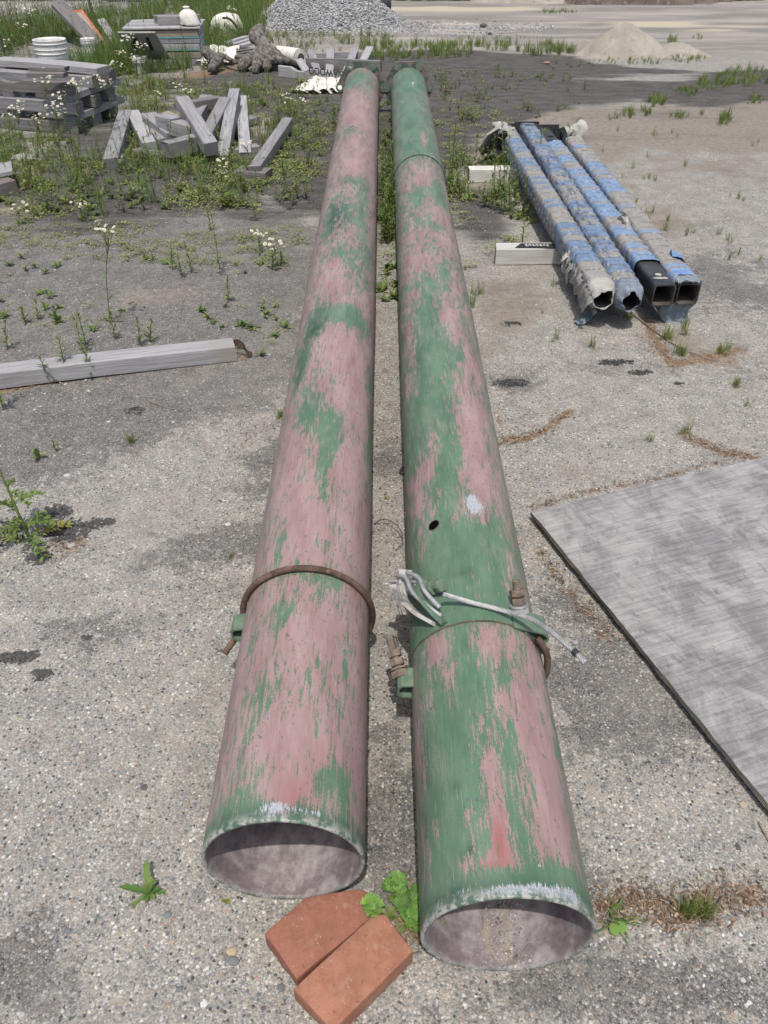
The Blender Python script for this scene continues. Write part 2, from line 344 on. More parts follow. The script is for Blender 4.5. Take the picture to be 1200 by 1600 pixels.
M['postgreen'] = mat_simple('fence_post_paint', (.055, .085, .075), (.10, .13, .12), 8, .6)
M['sandheap'] = mat_simple('dry_sand', (.26, .235, .20), (.34, .31, .265), 3.5, .95, (.21, .19, .165), bump=.6, bd=.01)
M['dirt'] = mat_simple('dark_dirt', (.085, .068, .058), (.16, .13, .11), 3, .95, (.22, .19, .16), bump=1, bd=.05)
M['bark'] = mat_simple('weathered_log', (.06, .053, .049), (.25, .23, .21), 26, .9, (.30, .26, .215), bump=1, bd=.012, stretch=(1, 1, 1))
M['twig'] = mat_simple('dry_twig', (.16, .12, .09), (.28, .22, .17), 30, .9)

def mat_wood(name, c1, c2, c3, crack=(.045, .04, .038), edge=None):
    t = NT(name, .85); o = t.coord(); r = t.rnd(); off = t.n('CombineXYZ'); t.put(off.inputs[0], t.math('MULTIPLY', r, 40)); t.put(off.inputs[1], t.math('MULTIPLY', r, 23))
    va = t.n('VectorMath', operation='ADD'); t.put(va.inputs[0], o); t.put(va.inputs[1], off.outputs[0]); o2 = va.outputs[0]
    g = t.noise(t.map(o2, (1.6, 26, 26)), 2.4, 6, .7, .3); g2 = t.noise(t.map(o2, (4, 110, 110)), 2.0, 4, .7); st = t.noise(o2, 5, 5, .6)
    c = t.mix(t.thr(g, .32, .68), c1, c2); c = t.mix(t.thr(st, .5, .75), c, c3)
    c = t.mix(t.math('MULTIPLY', t.thr(g2, .60, .72), .6), c, crack); c = t.mix(t.math('MULTIPLY', t.thr(g, .69, .74), .8), c, crack)
    nx = t.n('SeparateXYZ'); t.put(nx.inputs[0], t.coord('Normal')); en = t.thr(t.math('ABSOLUTE', nx.outputs[0]), .7, .9)
    sp = t.n('SeparateXYZ'); t.put(sp.inputs[0], o)
    cvt = t.n('CombineXYZ'); t.put(cvt.inputs[0], sp.outputs[1]); t.put(cvt.inputs[1], sp.outputs[2])
    ring = t.n('TexWave', wave_type='RINGS', rings_direction='Z'); t.put(ring.inputs['Vector'], t.map(cvt.outputs[0], loc=(.03, .05, 0))); ring.inputs['Scale'].default_value = 60; ring.inputs['Distortion'].default_value = 2
    c = t.mix(en, c, t.mix(ring.outputs['Fac'], tuple(.5 * q for q in c1), tuple(.75 * q for q in c2)))
    c = t.mix(t.math('MULTIPLY', r, .35), c, tuple(.55 * q for q in c1))
    return t.done(c, None, t.bump(t.math('ADD', g, g2), .6, .003))
M['wood'] = mat_wood('weathered_timber', (.20, .195, .205), (.36, .355, .37), (.27, .25, .24))
M['woodpale'] = mat_wood('bleached_timber', (.29, .285, .295), (.46, .455, .47), (.36, .33, .29))
M['wooddark'] = mat_wood('grey_brown_board', (.14, .132, .13), (.26, .245, .24), (.19, .16, .14))
M['woodtan'] = mat_wood('tan_board', (.26, .22, .18), (.38, .33, .28), (.3, .24, .2))
M['woodwhite'] = mat_wood('whitewashed_timber', (.50, .485, .46), (.66, .65, .62), (.40, .35, .30), crack=(.2, .18, .15))

# ================= THE GROUND =================
def arr(*seg):
    out = []
    for a, b, st in seg: out += list(np.arange(a, b - 1e-9, st))
    return np.array(out)
gx = np.concatenate(([-500, -200, -80, -40, -20, -14, -10], arr((-8, -3, .12), (-3, 3, .03), (3, 8.01, .12)), [10, 14, 20, 40, 80, 200, 500]))
gy = np.concatenate(([-500, -200, -60, -20, -8, -3, -1], arr((-.5, 5, .03), (5, 18, .08), (18, 30, .6)), [34, 40, 60, 120, 250, 600]))
GX, GY = np.meshgrid(gx, gy, indexing='ij'); GP = np.stack((GX.ravel(), GY.ravel()), -1); NG = len(GP)
def gz(x, y):
    q = np.stack((np.asarray(x, float), np.asarray(y, float), np.zeros_like(x, float)), -1)
    return vnoise(q, 2.1, 3, 2) * .004 * np.clip(np.abs(y) / 3, .4, 2.5) * (np.abs(y) < 25)
def sdpoly(poly):
    q = np.array([W(a, b)[:2] for a, b in poly]); x, y = GP[:, 0], GP[:, 1]; ins = np.zeros(NG, bool); dm = np.full(NG, 1e9)
    for (x0, y0), (x1, y1) in zip(q, np.roll(q, -1, 0)):
        c = ((y0 > y) != (y1 > y)) & (x < (x1 - x0) * (y - y0) / (y1 - y0 + 1e-12) + x0); ins ^= c
        dx, dy = x1 - x0, y1 - y0; t = np.clip(((x - x0) * dx + (y - y0) * dy) / (dx * dx + dy * dy + 1e-12), 0, 1)
        dm = np.minimum(dm, np.hypot(x - x0 - t * dx, y - y0 - t * dy))
    return np.where(ins, dm, -dm)
def pmask(poly, soft): return smooth(-soft, soft, sdpoly(poly))
def lmask(pts, w):
    q = np.array([W(a, b)[:2] for a, b in pts]); x, y = GP[:, 0], GP[:, 1]; dm = np.full(NG, 1e9)
    for (x0, y0), (x1, y1) in zip(q[:-1], q[1:]):
        dx, dy = x1 - x0, y1 - y0; t = np.clip(((x - x0) * dx + (y - y0) * dy) / (dx * dx + dy * dy + 1e-12), 0, 1)
        dm = np.minimum(dm, np.hypot(x - x0 - t * dx, y - y0 - t * dy))
    return np.exp(-(dm / w) ** 2)
def bmask(px, py, rx, ry):
    c = W(px, py); ax = abs(W(px + rx, py)[0] - c[0]); ay = abs(W(px, py - ry)[1] - W(px, py + ry)[1]) / 2
    return np.exp(-(((GP[:, 0] - c[0]) / ax) ** 2 + ((GP[:, 1] - c[1]) / ay) ** 2))
mx = lambda *a: np.maximum.reduce(a)
tar = .10 + .74 * pmask([(-200, 330), (460, 330), (520, 380), (470, 560), (430, 640), (330, 660), (200, 720), (100, 760), (-200, 780)], .18)
tar = mx(tar, *[w * bmask(*b) for w, b in [(.75, (430, 740, 110, 60)), (.8, (330, 840, 150, 70)), (.6, (120, 640, 160, 60)), (.55, (120, 1000, 120, 50)), (.75, (610, 1280, 60, 170)), (.9, (1000, 1540, 260, 70)),
    (.6, (930, 1360, 40, 90)), (.75, (960, 1080, 130, 120)), (.6, (605, 700, 30, 60)), (.85, (800, 600, 70, 22)), (.55, (960, 580, 90, 22)), (.6, (1150, 440, 120, 60)), (.7, (30, 1500, 110, 90)), (.6, (700, 1590, 120, 30)), (.7, (1080, 1560, 200, 60)), (.6, (880, 950, 60, 60)), (.5, (700, 420, 60, 30))]])
tar -= .3 * mx(bmask(250, 780, 150, 90), bmask(150, 1200, 200, 120), bmask(900, 650, 200, 60), bmask(1100, 1300, 160, 60), bmask(620, 920, 40, 80))
soil = .9 * pmask([(740, 170), (1000, 165), (1300, 150), (1300, 250), (1010, 235), (930, 270), (830, 260), (740, 330), (690, 330)], .35)
soil = mx(soil, *[w * bmask(*b) for w, b in [(.85, (800, 470, 80, 55)), (.65, (1060, 540, 90, 30)), (.6, (1000, 350, 160, 50)), (.35, (950, 620, 160, 60)), (.6, (1100, 260, 160, 40)), (.5, (250, 460, 160, 40)), (.6, (640, 900, 20, 50)), (.5, (760, 540, 60, 40)), (.45, (1020, 260, 200, 90)), (.4, (890, 740, 60, 30))]])
mud = pmask([(330, 112), (450, 96), (520, 85), (700, 76), (900, 88), (930, 100), (1100, 112), (1300, 105), (1300, 150), (1100, 168), (1000, 158), (900, 165), (820, 190), (745, 215), (720, 300), (695, 345), (560, 345), (430, 330), (330, 262), (430, 190), (340, 150), (200, 130)], .25)
mud = mx(mud, .75 * pmask([(-150, 200), (420, 200), (500, 340), (300, 345), (120, 370), (-150, 330)], .4), .8 * bmask(750, 330, 50, 60), .55 * bmask(1040, 180, 90, 14), .4 * bmask(620, 420, 30, 60), .5 * pmask([(-300, 60), (430, 40), (430, 220), (-300, 220)], .4))
mud -= .8 * mx(bmask(1010, 122, 130, 8), bmask(740, 270, 50, 14), bmask(20, 245, 40, 30), bmask(600, 250, 30, 20))
lot = smooth(9.6, 11.2, GP[:, 1] + .35 * (GP[:, 0] < 0) * GP[:, 0])
pale = mx(*[w * bmask(*b) for w, b in [(.9, (1030, 38, 100, 6)), (.7, (1110, 48, 80, 5)), (.95, (700, 14, 240, 5)), (.6, (700, 38, 90, 4)), (.5, (850, 35, 120, 12)), (.6, (1150, 40, 60, 4)), (.5, (20, 330, 60, 20)), (.5, (600, 60, 200, 5))]])
black = .95 * mx(*[bmask(*b) for b in [(90, 800, 28, 13), (105, 830, 38, 20), (150, 818, 18, 8), (15, 830, 30, 22), (60, 872, 22, 11), (172, 815, 10, 5), (30, 1027, 34, 10), (66, 1052, 16, 7), (52, 1020, 12, 5), (136, 997, 8, 5), (800, 598, 30, 7), (800, 505, 20, 4), (1000, 582, 20, 5), (960, 566, 30, 6), (300, 1000, 5, 4), (210, 640, 16, 7), (780, 35, 8, 2), (1060, 600, 10, 4)]]) 
litter = mx(.95 * lmask([(775, 692), (840, 680), (890, 642)], .02), .9 * lmask([(1065, 680), (1120, 704), (1180, 716)], .022), .7 * lmask([(828, 796), (900, 772), (1010, 752), (1130, 722)], .012), .8 * lmask([(930, 1425), (1000, 1408), (1060, 1432), (1110, 1402), (1200, 1402)], .026),
    .6 * lmask([(840, 860), (900, 940), (960, 1010)], .014), .8 * lmask([(0, 612), (120, 590), (250, 570), (380, 558)], .025), .8 * lmask([(1010, 500), (1030, 540), (1050, 570), (1160, 545)], .035), .6 * lmask([(770, 640), (800, 690)], .02), .8 * lmask([(775, 410), (870, 410)], .03), .7 * lmask([(630, 1400), (650, 1450)], .04), .7 * bmask(1110, 560, 60, 16), .7 * bmask(1150, 600, 20, 8), .8 * bmask(120, 850, 20, 20), .6 * bmask(1060, 410, 16, 14), .8 * lmask([(300, 118), (600, 70), (900, 66), (1000, 60)], .22))
lot = np.clip(lot, 0, 1)
GZ = gz(GP[:, 0], GP[:, 1]) + .012 * np.clip(black, 0, 1) * 0
GV = np.stack((GP[:, 0], GP[:, 1], GZ), -1); gi = np.arange(NG).reshape(len(gx), len(gy))
GF = np.stack((gi[:-1, :-1], gi[1:, :-1], gi[1:, 1:], gi[:-1, 1:]), -1).reshape(-1, 4)
tag(mesh('ground', GV, GF, M['ground'], smoothf=True, attrs=dict(tar=tar, soil=soil, mud=mud, lot=lot, pale=pale, black=black, litter=litter)), kind='structure')
def gh(x, y): return float(gz(np.array([x]), np.array([y]))[0])

# ---- loose stones: merged low polyhedra ----
ph = (1 + 5 ** .5) / 2
ICV = np.array([(-1, ph, 0), (1, ph, 0), (-1, -ph, 0), (1, -ph, 0), (0, -1, ph), (0, 1, ph), (0, -1, -ph), (0, 1, -ph), (ph, 0, -1), (ph, 0, 1), (-ph, 0, -1), (-ph, 0, 1)]) / 1.9
ICF = np.array([(0, 11, 5), (0, 5, 1), (0, 1, 7), (0, 7, 10), (0, 10, 11), (1, 5, 9), (5, 11, 4), (11, 10, 2), (10, 7, 6), (7, 1, 8), (3, 9, 4), (3, 4, 2), (3, 2, 6), (3, 6, 8), (3, 8, 9), (4, 9, 5), (2, 4, 11), (6, 2, 10), (8, 6, 7), (9, 8, 1)])
PAL = np.array([c for _, c in STONES]); PW = np.array([.05, .1, .20, .15, .14, .1, .1, .08, .04, .02])
def stones(P, size, flat=.6, pal=PAL, pw=PW, sink=.25):
    n = len(P); V = np.tile(ICV, (n, 1, 1)) * (1 + RNG.normal(0, .16, (n, 12, 1)))
    sc = np.stack((RNG.uniform(.7, 1.3, n), RNG.uniform(.7, 1.2, n), RNG.uniform(.6, 1.1, n) * flat), -1) * np.asarray(size).reshape(-1, 1) * .5
    V = V * sc[:, None, :]; a = RNG.uniform(0, 6.28, n); c, s = np.cos(a)[:, None], np.sin(a)[:, None]
    V = np.stack((V[:, :, 0] * c - V[:, :, 1] * s, V[:, :, 0] * s + V[:, :, 1] * c, V[:, :, 2]), -1)
    V += P[:, None, :]; V[:, :, 2] += (sc[:, 2] * (1 - 2 * sink))[:, None]
    F = (ICF[None] + (np.arange(n) * 12)[:, None, None]).reshape(-1, 3)
    C = pal[RNG.choice(len(pal), n, p=pw / pw.sum())] * RNG.uniform(.8, 1.15, (n, 1)); C = np.repeat(C, 12, 0)
    return V.reshape(-1, 3), F, np.clip(C, 0, 1)
def frand(n, y0, y1, x0=-60, x1=1260, bias=1.0):
    """random ground places spread evenly over what the photograph shows"""
    px = RNG.uniform(x0, x1, n); py = RNG.uniform(y0, y1, n)
    return np.array([W(a, b) for a, b in zip(px, py)])
gp = frand(15000, 640, 1660); near = gp
ix = np.clip(np.searchsorted(gx, gp[:, 0]), 0, len(gx) - 1); iy = np.clip(np.searchsorted(gy, gp[:, 1]), 0, len(gy) - 1)
tv = tar.reshape(len(gx), len(gy))[ix, iy] + .6 * vnoise(gp, 4, 9, 2)
keep = RNG.uniform(0, 1, len(gp)) > smooth(.15, .6, tv) * .85
inpipe = (np.abs(gp[:, 0] + .183) < .10) & (gp[:, 1] > .6) | (np.abs(gp[:, 0] - .206) < .10) & (gp[:, 1] > .5)
gp = gp[keep & ~inpipe]; gp[:, 2] = gz(gp[:, 0], gp[:, 1])
sz = np.clip(RNG.lognormal(math.log(.0042), .36, len(gp)), .0025, .011)
big = RNG.uniform(0, 1, len(gp)) < .004; sz[big] = RNG.uniform(.010, .017, big.sum())
V, F, C = stones(gp, sz, .5, sink=.38); tag(mesh('gravel', V, F, M['stone'], cols=C), kind='stuff')
gp = frand(3500, 300, 720); gp[:, 2] = gz(gp[:, 0], gp[:, 1])
V, F, C = stones(gp, np.clip(RNG.lognormal(math.log(.007), .35, len(gp)), .004, .018), .45, sink=.4); tag(mesh('gravel', V, F, M['stone'], cols=C), kind='stuff')
cp = []
for px_, py_, rx_, ry_, n_ in [(90, 800, 24, 11, 200), (105, 830, 34, 18, 420), (150, 818, 16, 8, 110), (15, 830, 26, 20, 180), (60, 872, 20, 10, 170), (172, 815, 9, 5, 60), (28, 1027, 32, 8, 220), (66, 1052, 16, 6, 90), (52, 1022, 10, 5, 40), (136, 997, 8, 4, 40), (800, 598, 28, 6, 90), (1000, 582, 18, 4, 50), (960, 566, 28, 5, 70)]:
    a = RNG.uniform(0, 6.28, n_); r = RNG.uniform(0, 1, n_) ** .6 * 1.05; cp.append(np.array([W(x, y) for x, y in zip(px_ + rx_ * r * np.cos(a), py_ + ry_ * r * np.sin(a))]))
cp = np.vstack(cp); V, F, C = stones(cp, np.clip(RNG.lognormal(math.log(.006), .4, len(cp)), .003, .014), .7, np.array([(.028, .028, .03), (.045, .045, .047), (.09, .09, .09)]), np.array([.5, .4, .1])); tag(mesh('tar_crumbs', V, F, M['stone'], cols=C), kind='stuff')
# brown litter flakes and straws lying in the cracks
mb = MB()
def flakes(pts, n, w, l0=.006, l1=.03):
    q = np.array([W(a, b)[:2] for a, b in pts])
    for _ in range(int(n * 1.15)):
        k = RNG.integers(0, len(q) - 1); f = RNG.uniform(); c = q[k] * (1 - f) + q[k + 1] * f + RNG.normal(0, w, 2)
        a = RNG.uniform(0, 6.28); L = RNG.uniform(l0, l1) * .55; ww = RNG.uniform(.0008, .0024) if L < .010 else .0006
        u = np.array((math.cos(a), math.sin(a))) * L / 2; v = np.array((-math.sin(a), math.cos(a))) * ww
        z = .004 + RNG.uniform(0, .006) + gh(*c); col = [(.17, .10, .06), (.26, .17, .11), (.10, .07, .045), (.36, .29, .21), (.16, .125, .09)][RNG.integers(0, 5)]
        mb.add([(*(c - u - v), z), (*(c + u - v), z + RNG.uniform(0, .004)), (*(c + u + v), z + .002), (*(c - u + v), z + .001)], [(0, 1, 2, 3)], col)
for pts, n, w in [([(775, 692), (840, 680), (890, 642)], 260, .018), ([(1065, 680), (1120, 704), (1180, 716)], 260, .018), ([(828, 796), (900, 772), (1010, 752), (1130, 722)], 200, .009), ([(930, 1425), (1000, 1408), (1060, 1432), (1110, 1402), (1200, 1402)], 800, .024),
    ([(840, 860), (900, 940), (960, 1010)], 220, .014), ([(0, 612), (120, 590), (250, 570), (380, 558)], 320, .018), ([(1010, 500), (1030, 540), (1050, 570), (1160, 545)], 500, .04), ([(775, 410), (870, 410)], 150, .02), ([(640, 1390), (650, 1470)], 220, .02), ([(440, 655), (380, 690)], 60, .03), ([(600, 560), (600, 900)], 130, .03), ([(1060, 400), (1090, 430)], 80, .04), ([(80, 850), (110, 870)], 90, .03)]: flakes(pts, n, w)
t_ = NT('litter_mat', .9); lm = t_.done(t_.attr('col', 'Color'))
tag(mb.build('dry_litter', lm, col=True), kind='stuff')

# ================= THE TWO PAINTED POLES =================
R0 = .146
FAR = 7.36
class Pole:
    def __init__(s, x0, y0, x1, z1, thick=0.0, joint=None):
        s.A = np.array((x0, y0, R0)); s.B = np.array((x1, FAR, z1)); s.L = np.linalg.norm(s.B - s.A); s.T = (s.B - s.A) / s.L
        s.N = np.cross(s.T, (0, 0, 1)); s.N /= np.linalg.norm(s.N); s.U = np.cross(s.N, s.T)      # N to the right, U up
    def pt(s, l, th, r=R0): return s.A + s.T * l + r * (math.sin(th) * s.N + math.cos(th) * s.U)   # th from top, positive right
    def at(s, px, py):
        u = -(py - 800) / FOC; d = np.array(((px - 600) / FOC, math.cos(PITCH) + u * math.sin(PITCH), -math.sin(PITCH) + u * math.cos(PITCH))); o = np.array((0, 0, H)) - s.A
        dp = d - s.T * np.dot(d, s.T); op = o - s.T * np.dot(o, s.T); a, b, c = np.dot(dp, dp), 2 * np.dot(dp, op), np.dot(op, op) - R0 ** 2
        D = b * b - 4 * a * c; t = (-b - math.sqrt(max(D, 0))) / (2 * a); q = o + t * d
        return np.dot(q, s.T), math.atan2(np.dot(q, s.N), np.dot(q, s.U))
    def blob(s, px, py, rx, ry):
        l, th = s.at(px, py); m = s.at(px, py + ry)[0]; n = s.at(px, py - ry)[0]; X = s.A + s.T * l; dep = X[1] * math.cos(PITCH) + (H - .2) * math.sin(PITCH)
        rt = rx * dep / FOC / R0 / max(.45, math.cos(th)); return l, th, rt, abs(n - m) / 2
def field(P, LL, TH, blobs, base):
    """largest-magnitude blobs win softly"""
    f = np.full(LL.shape, base)
    for (px, py, rx, ry, w) in blobs:
        l, th, rt, rl = P.blob(px, py, rx, ry); d = ((TH - th) / rt) ** 2 + ((LL - l) / rl) ** 2; k = np.exp(-d ** 1.15)
        f = f * (1 - k) + (base + w) * k
    return f
def make_pole(P, label, green, white, dark, red, joint, base, dirtline):
    root = empty('steel_pole', P.A - (0, 0, R0), label=label, cat='steel pole', group='painted steel poles lying side by side')
    K = 128; ls = np.concatenate((np.linspace(0, .06, 7), np.arange(.08, 2.4, .02), np.arange(2.4, P.L, .045)))
    rad = np.full(len(ls), R0); jl = P.at(*joint)[0]
    rad[ls > jl] = R0 * (1.025 if P is PR else 1.006)
    ls = np.append(ls, P.L); rad = np.append(rad, rad[-1])
    th = np.linspace(-math.pi, math.pi, K, endpoint=False)
    LL, TH = np.meshgrid(ls, th, indexing='ij'); RR = np.repeat(rad[:, None], K, 1)
    rings = [(LL, TH, RR, 0, 0)]
    V = [P.A + LL[..., None] * P.T + RR[..., None] * (np.sin(TH)[..., None] * P.N + np.cos(TH)[..., None] * P.U)]
    # rim: rounded lip, then the bore
    lip = [(-.002, R0 - .0012), (-.0025, R0 - .004), (-.001, R0 - .0072), (.004, R0 - .0085)] + [(x, R0 - .009) for x in (.03, .08, .15, .25, .4, .7, 1.2, 2.0, P.L)]
    lip = lip[::-1]; Lp = np.array([a for a, _ in lip]); Rp = np.array([b for _, b in lip]); L2, T2 = np.meshgrid(Lp, th, indexing='ij'); R2 = np.repeat(Rp[:, None], K, 1)
    V.insert(0, P.A + L2[..., None] * P.T + R2[..., None] * (np.sin(T2)[..., None] * P.N + np.cos(T2)[..., None] * P.U))
    V = np.concatenate(V, 0); n = V.shape[0]; LA = np.concatenate((L2, LL)); TA = np.concatenate((T2, TH)); inner = np.zeros(LA.shape); ni = len(lip)
    inner[:ni - 3] = 1; inner[ni - 3] = .6; rim = np.zeros(LA.shape); rim[ni - 4:ni + 1] = 1; rim[ni + 1] = .4
    V = V.reshape(-1, 3); V += (vnoise(V, 3.0, 5) * .0012)[:, None] * np.array((1, 0, 1))
    i, j = np.meshgrid(np.arange(n - 1), np.arange(K), indexing='ij'); F = np.stack((i * K + j, (i + 1) * K + j, (i + 1) * K + (j + 1) % K, i * K + (j + 1) % K), -1).reshape(-1, 4)
    g = field(P, LA, TA, [(a_, b_, c_, d_, e_ * .74) for a_, b_, c_, d_, e_ in green], base); g = g + (.42 if P is PL else .7) * smooth(.055, .012, LA)
    wv = field(P, LA, TA, white, 0.0) + .0; wv = wv + .30 * smooth(.018, .0, LA) * (.6 + .5 * np.cos(TA * 2.3 + 1) )
    dk = np.clip(field(P, LA, TA, dark, 0.0), 0, 1); dk = np.maximum(dk, .45 * smooth(.045, .015, LA)); rd = np.clip(field(P, LA, TA, red, 0.0), 0, 1)
    wv[:ni - 3] = 0; di = np.exp(-((np.abs(TA) - math.pi + dirtline[0]) / dirtline[1]) ** 2) * (LA < .5) * dirtline[2]
    # the joint is a step in radius, plus a dark bead on the right pole
    att = dict(ang=TA * R0, len=LA, green=g, white=wv, dark=dk, red=rd, inner=inner, rim=rim, dirt=di)
    o = mesh('pole_shaft', V - np.array(root.location), F, M['paint'], root, smoothf=True, attrs={k: v.ravel() for k, v in att.items()})
    # joint collar bead
    for l0, rr, w in ((jl, R0 * 1.025, .0035),) if P is PR else ():
        c = P.A + P.T * l0; pts = [c + rr * (math.sin(a) * P.N + math.cos(a) * P.U) - np.array(root.location) for a in np.linspace(0, 2 * math.pi, 65)]
        Vt, Ft = tube(pts, w, 6, False); mesh('joint_bead', Vt, Ft, M['lugdark'], root, smoothf=True)
    return root
M['lugdark'] = mat_simple('dark_green_bead', (.02, .045, .03), (.05, .085, .06), 40, .6)
PL = Pole(-.181, .675, -.190, .196); PR = Pole(.206, .550, .205, .196)
GL = [(560, 122, 26, 12, .75), (525, 210, 14, 20, .1), (560, 180, 22, 30, -.35), (575, 140, 12, 14, .2), (545, 205, 25, 8, .35), (560, 245, 18, 22, -.25), (555, 282, 26, 9, .5), (540, 330, 20, 22, .55), (566, 330, 12, 55, .45), (548, 262, 12, 10, -.3), (515, 345, 10, 32, .7),
      (540, 395, 28, 14, .45), (520, 430, 18, 16, -.35), (560, 425, 22, 25, .35), (575, 400, 8, 30, .5), (530, 475, 12, 14, -.1), (545, 493, 42, 17, .85), (492, 505, 16, 26, .9), (470, 570, 12, 34, .7), (530, 540, 26, 24, -.5), (562, 600, 20, 60, -.5),
      (482, 640, 20, 30, .75), (518, 655, 26, 16, .45), (515, 690, 17, 46, .85), (508, 760, 10, 32, .8), (545, 740, 22, 40, -.45), (578, 600, 8, 40, .35), (578, 700, 6, 80, .5), (455, 720, 14, 40, -.4), (470, 810, 30, 50, -.5), (437, 850, 12, 26, .5), (560, 860, 20, 60, -.35),
      (460, 893, 40, 8, .5), (508, 905, 34, 10, .55), (440, 962, 20, 26, .65), (500, 935, 12, 12, .2), (490, 1000, 60, 40, -.4), (410, 1085, 24, 28, .45), (540, 1060, 12, 40, .35), (545, 1015, 10, 20, .35), (500, 1040, 14, 12, .3), (450, 1150, 60, 30, -.35), (385, 1180, 14, 40, .25),
      (520, 1215, 14, 26, .55), (542, 1235, 14, 38, .75), (372, 1250, 22, 26, .5), (500, 1235, 24, 16, .4), (345, 1280, 14, 20, .55), (445, 1230, 30, 30, -.6), (395, 1272, 22, 8, .7), (340, 1150, 12, 90, -.3), (560, 1150, 12, 120, -.35)]
WL = [(430, 1262, 30, 12, .75), (490, 1270, 22, 8, .62), (365, 1205, 14, 20, .3), (350, 1130, 8, 60, .22), (560, 1200, 6, 80, .2)]
DL = [(525, 340, 18, 28, .9), (492, 510, 16, 26, .85), (468, 575, 9, 30, .7), (480, 640, 12, 25, .35), (545, 200, 24, 5, .5), (540, 285, 24, 5, .45)]
GR = [(650, 130, 36, 26, .5), (645, 190, 26, 40, .4), (650, 222, 30, 16, .5), (688, 160, 9, 18, -.2), (663, 218, 6, 12, -.35), (660, 262, 30, 14, -.25), (660, 282, 40, 12, -.5), (655, 305, 14, 14, .5), (685, 300, 12, 18, .4), (668, 325, 12, 26, -.2), (690, 335, 16, 12, -.4), (640, 335, 10, 20, -.1), (650, 370, 28, 18, -.35), (700, 370, 18, 30, -.45), (680, 352, 24, 8, .1), (640, 400, 12, 30, -.35),
      (660, 408, 34, 16, -.5), (697, 430, 9, 24, .4), (668, 450, 14, 20, .35), (712, 450, 12, 26, -.4), (645, 470, 12, 20, -.3), (662, 500, 26, 30, .4), (705, 500, 18, 34, -.5), (728, 500, 10, 60, -.1), (672, 560, 34, 40, .5), (640, 530, 9, 60, -.25), (712, 555, 24, 14, .35), (700, 588, 20, 10, 0), (738, 570, 16, 30, -.45), (640, 600, 8, 30, -.3), (668, 640, 30, 46, .5), (702, 660, 14, 60, .45),
      (742, 660, 26, 60, -.7), (762, 700, 10, 20, .0), (650, 700, 14, 20, .35), (676, 694, 8, 24, -.4), (658, 748, 22, 18, -.5), (700, 745, 22, 36, .5), (655, 790, 12, 24, -.45), (748, 745, 24, 42, -.7), (780, 760, 12, 60, -.2), (700, 800, 26, 16, .4), (735, 800, 20, 12, -.45), (782, 740, 8, 20, -.2),
      (720, 852, 80, 42, .6), (720, 930, 85, 42, .65), (660, 860, 6, 16, -.3), (800, 900, 12, 30, -.1), (752, 930, 8, 5, -.4), (765, 1000, 22, 28, -.6), (680, 1015, 14, 30, -.65), (722, 1010, 14, 40, .5), (800, 1000, 22, 24, -.35), (665, 1060, 16, 20, .25), (700, 1055, 12, 20, -.4), (745, 1070, 34, 30, .5), (800, 1045, 16, 26, .2), (838, 1040, 12, 50, -.5),
      (790, 1095, 30, 22, -.45), (700, 1140, 44, 44, .6), (828, 1120, 22, 50, -.75), (750, 1130, 8, 30, -.2), (700, 1230, 46, 60, .6), (768, 1205, 12, 30, -.75), (796, 1190, 12, 40, .35), (785, 1240, 6, 44, -.4), (780, 1300, 14, 50, -.75), (806, 1260, 12, 60, .35), (855, 1200, 26, 90, -.9), (870, 1310, 24, 40, -.9), (820, 1320, 14, 30, .3), (770, 1345, 34, 16, -.6), (700, 1340, 40, 30, .5), (880, 1365, 30, 14, .6), (728, 1350, 10, 10, -.35), (660, 1200, 6, 120, -.15), (830, 1390, 40, 14, .5), (652, 1160, 5, 100, -.3), (840, 1375, 10, 10, .3)]
WR = [(800, 1388, 44, 8, .8), (850, 1392, 34, 10, .85), (890, 1400, 30, 16, .8), (742, 790, 16, 14, .9), (738, 782, 8, 10, .9), (720, 1395, 30, 6, .5), (905, 1330, 8, 60, .2), (685, 1197, 3, 3, .9), (842, 1352, 5, 5, .75), (686, 1411, 5, 6, .9), (822, 1200, 3, 20, .2)]
DR = [(700, 1400, 40, 12, .7), (735, 1330, 8, 8, .7), (712, 1230, 10, 12, .4), (650, 560, 8, 60, .3), (720, 895, 16, 8, .5), (650, 740, 6, 30, .3)]
RR_ = [(780, 1320, 12, 44, .9), (768, 1352, 26, 10, .8)]
poleL = make_pole(PL, 'mostly pink and green worn steel pole with one rusty rod hoop and an empty end', GL, WL, DL, [(460, 1250, 30, 40, .35), (500, 1200, 20, 60, .2)], (560, 258), .34, (0.0, .5, .35))
poleR = make_pole(PR, 'mostly green worn steel pole carrying a wire cable clamp and rusty bolts', GR, WR, DR, RR_, (655, 243), .57, (.12, .10, .6))

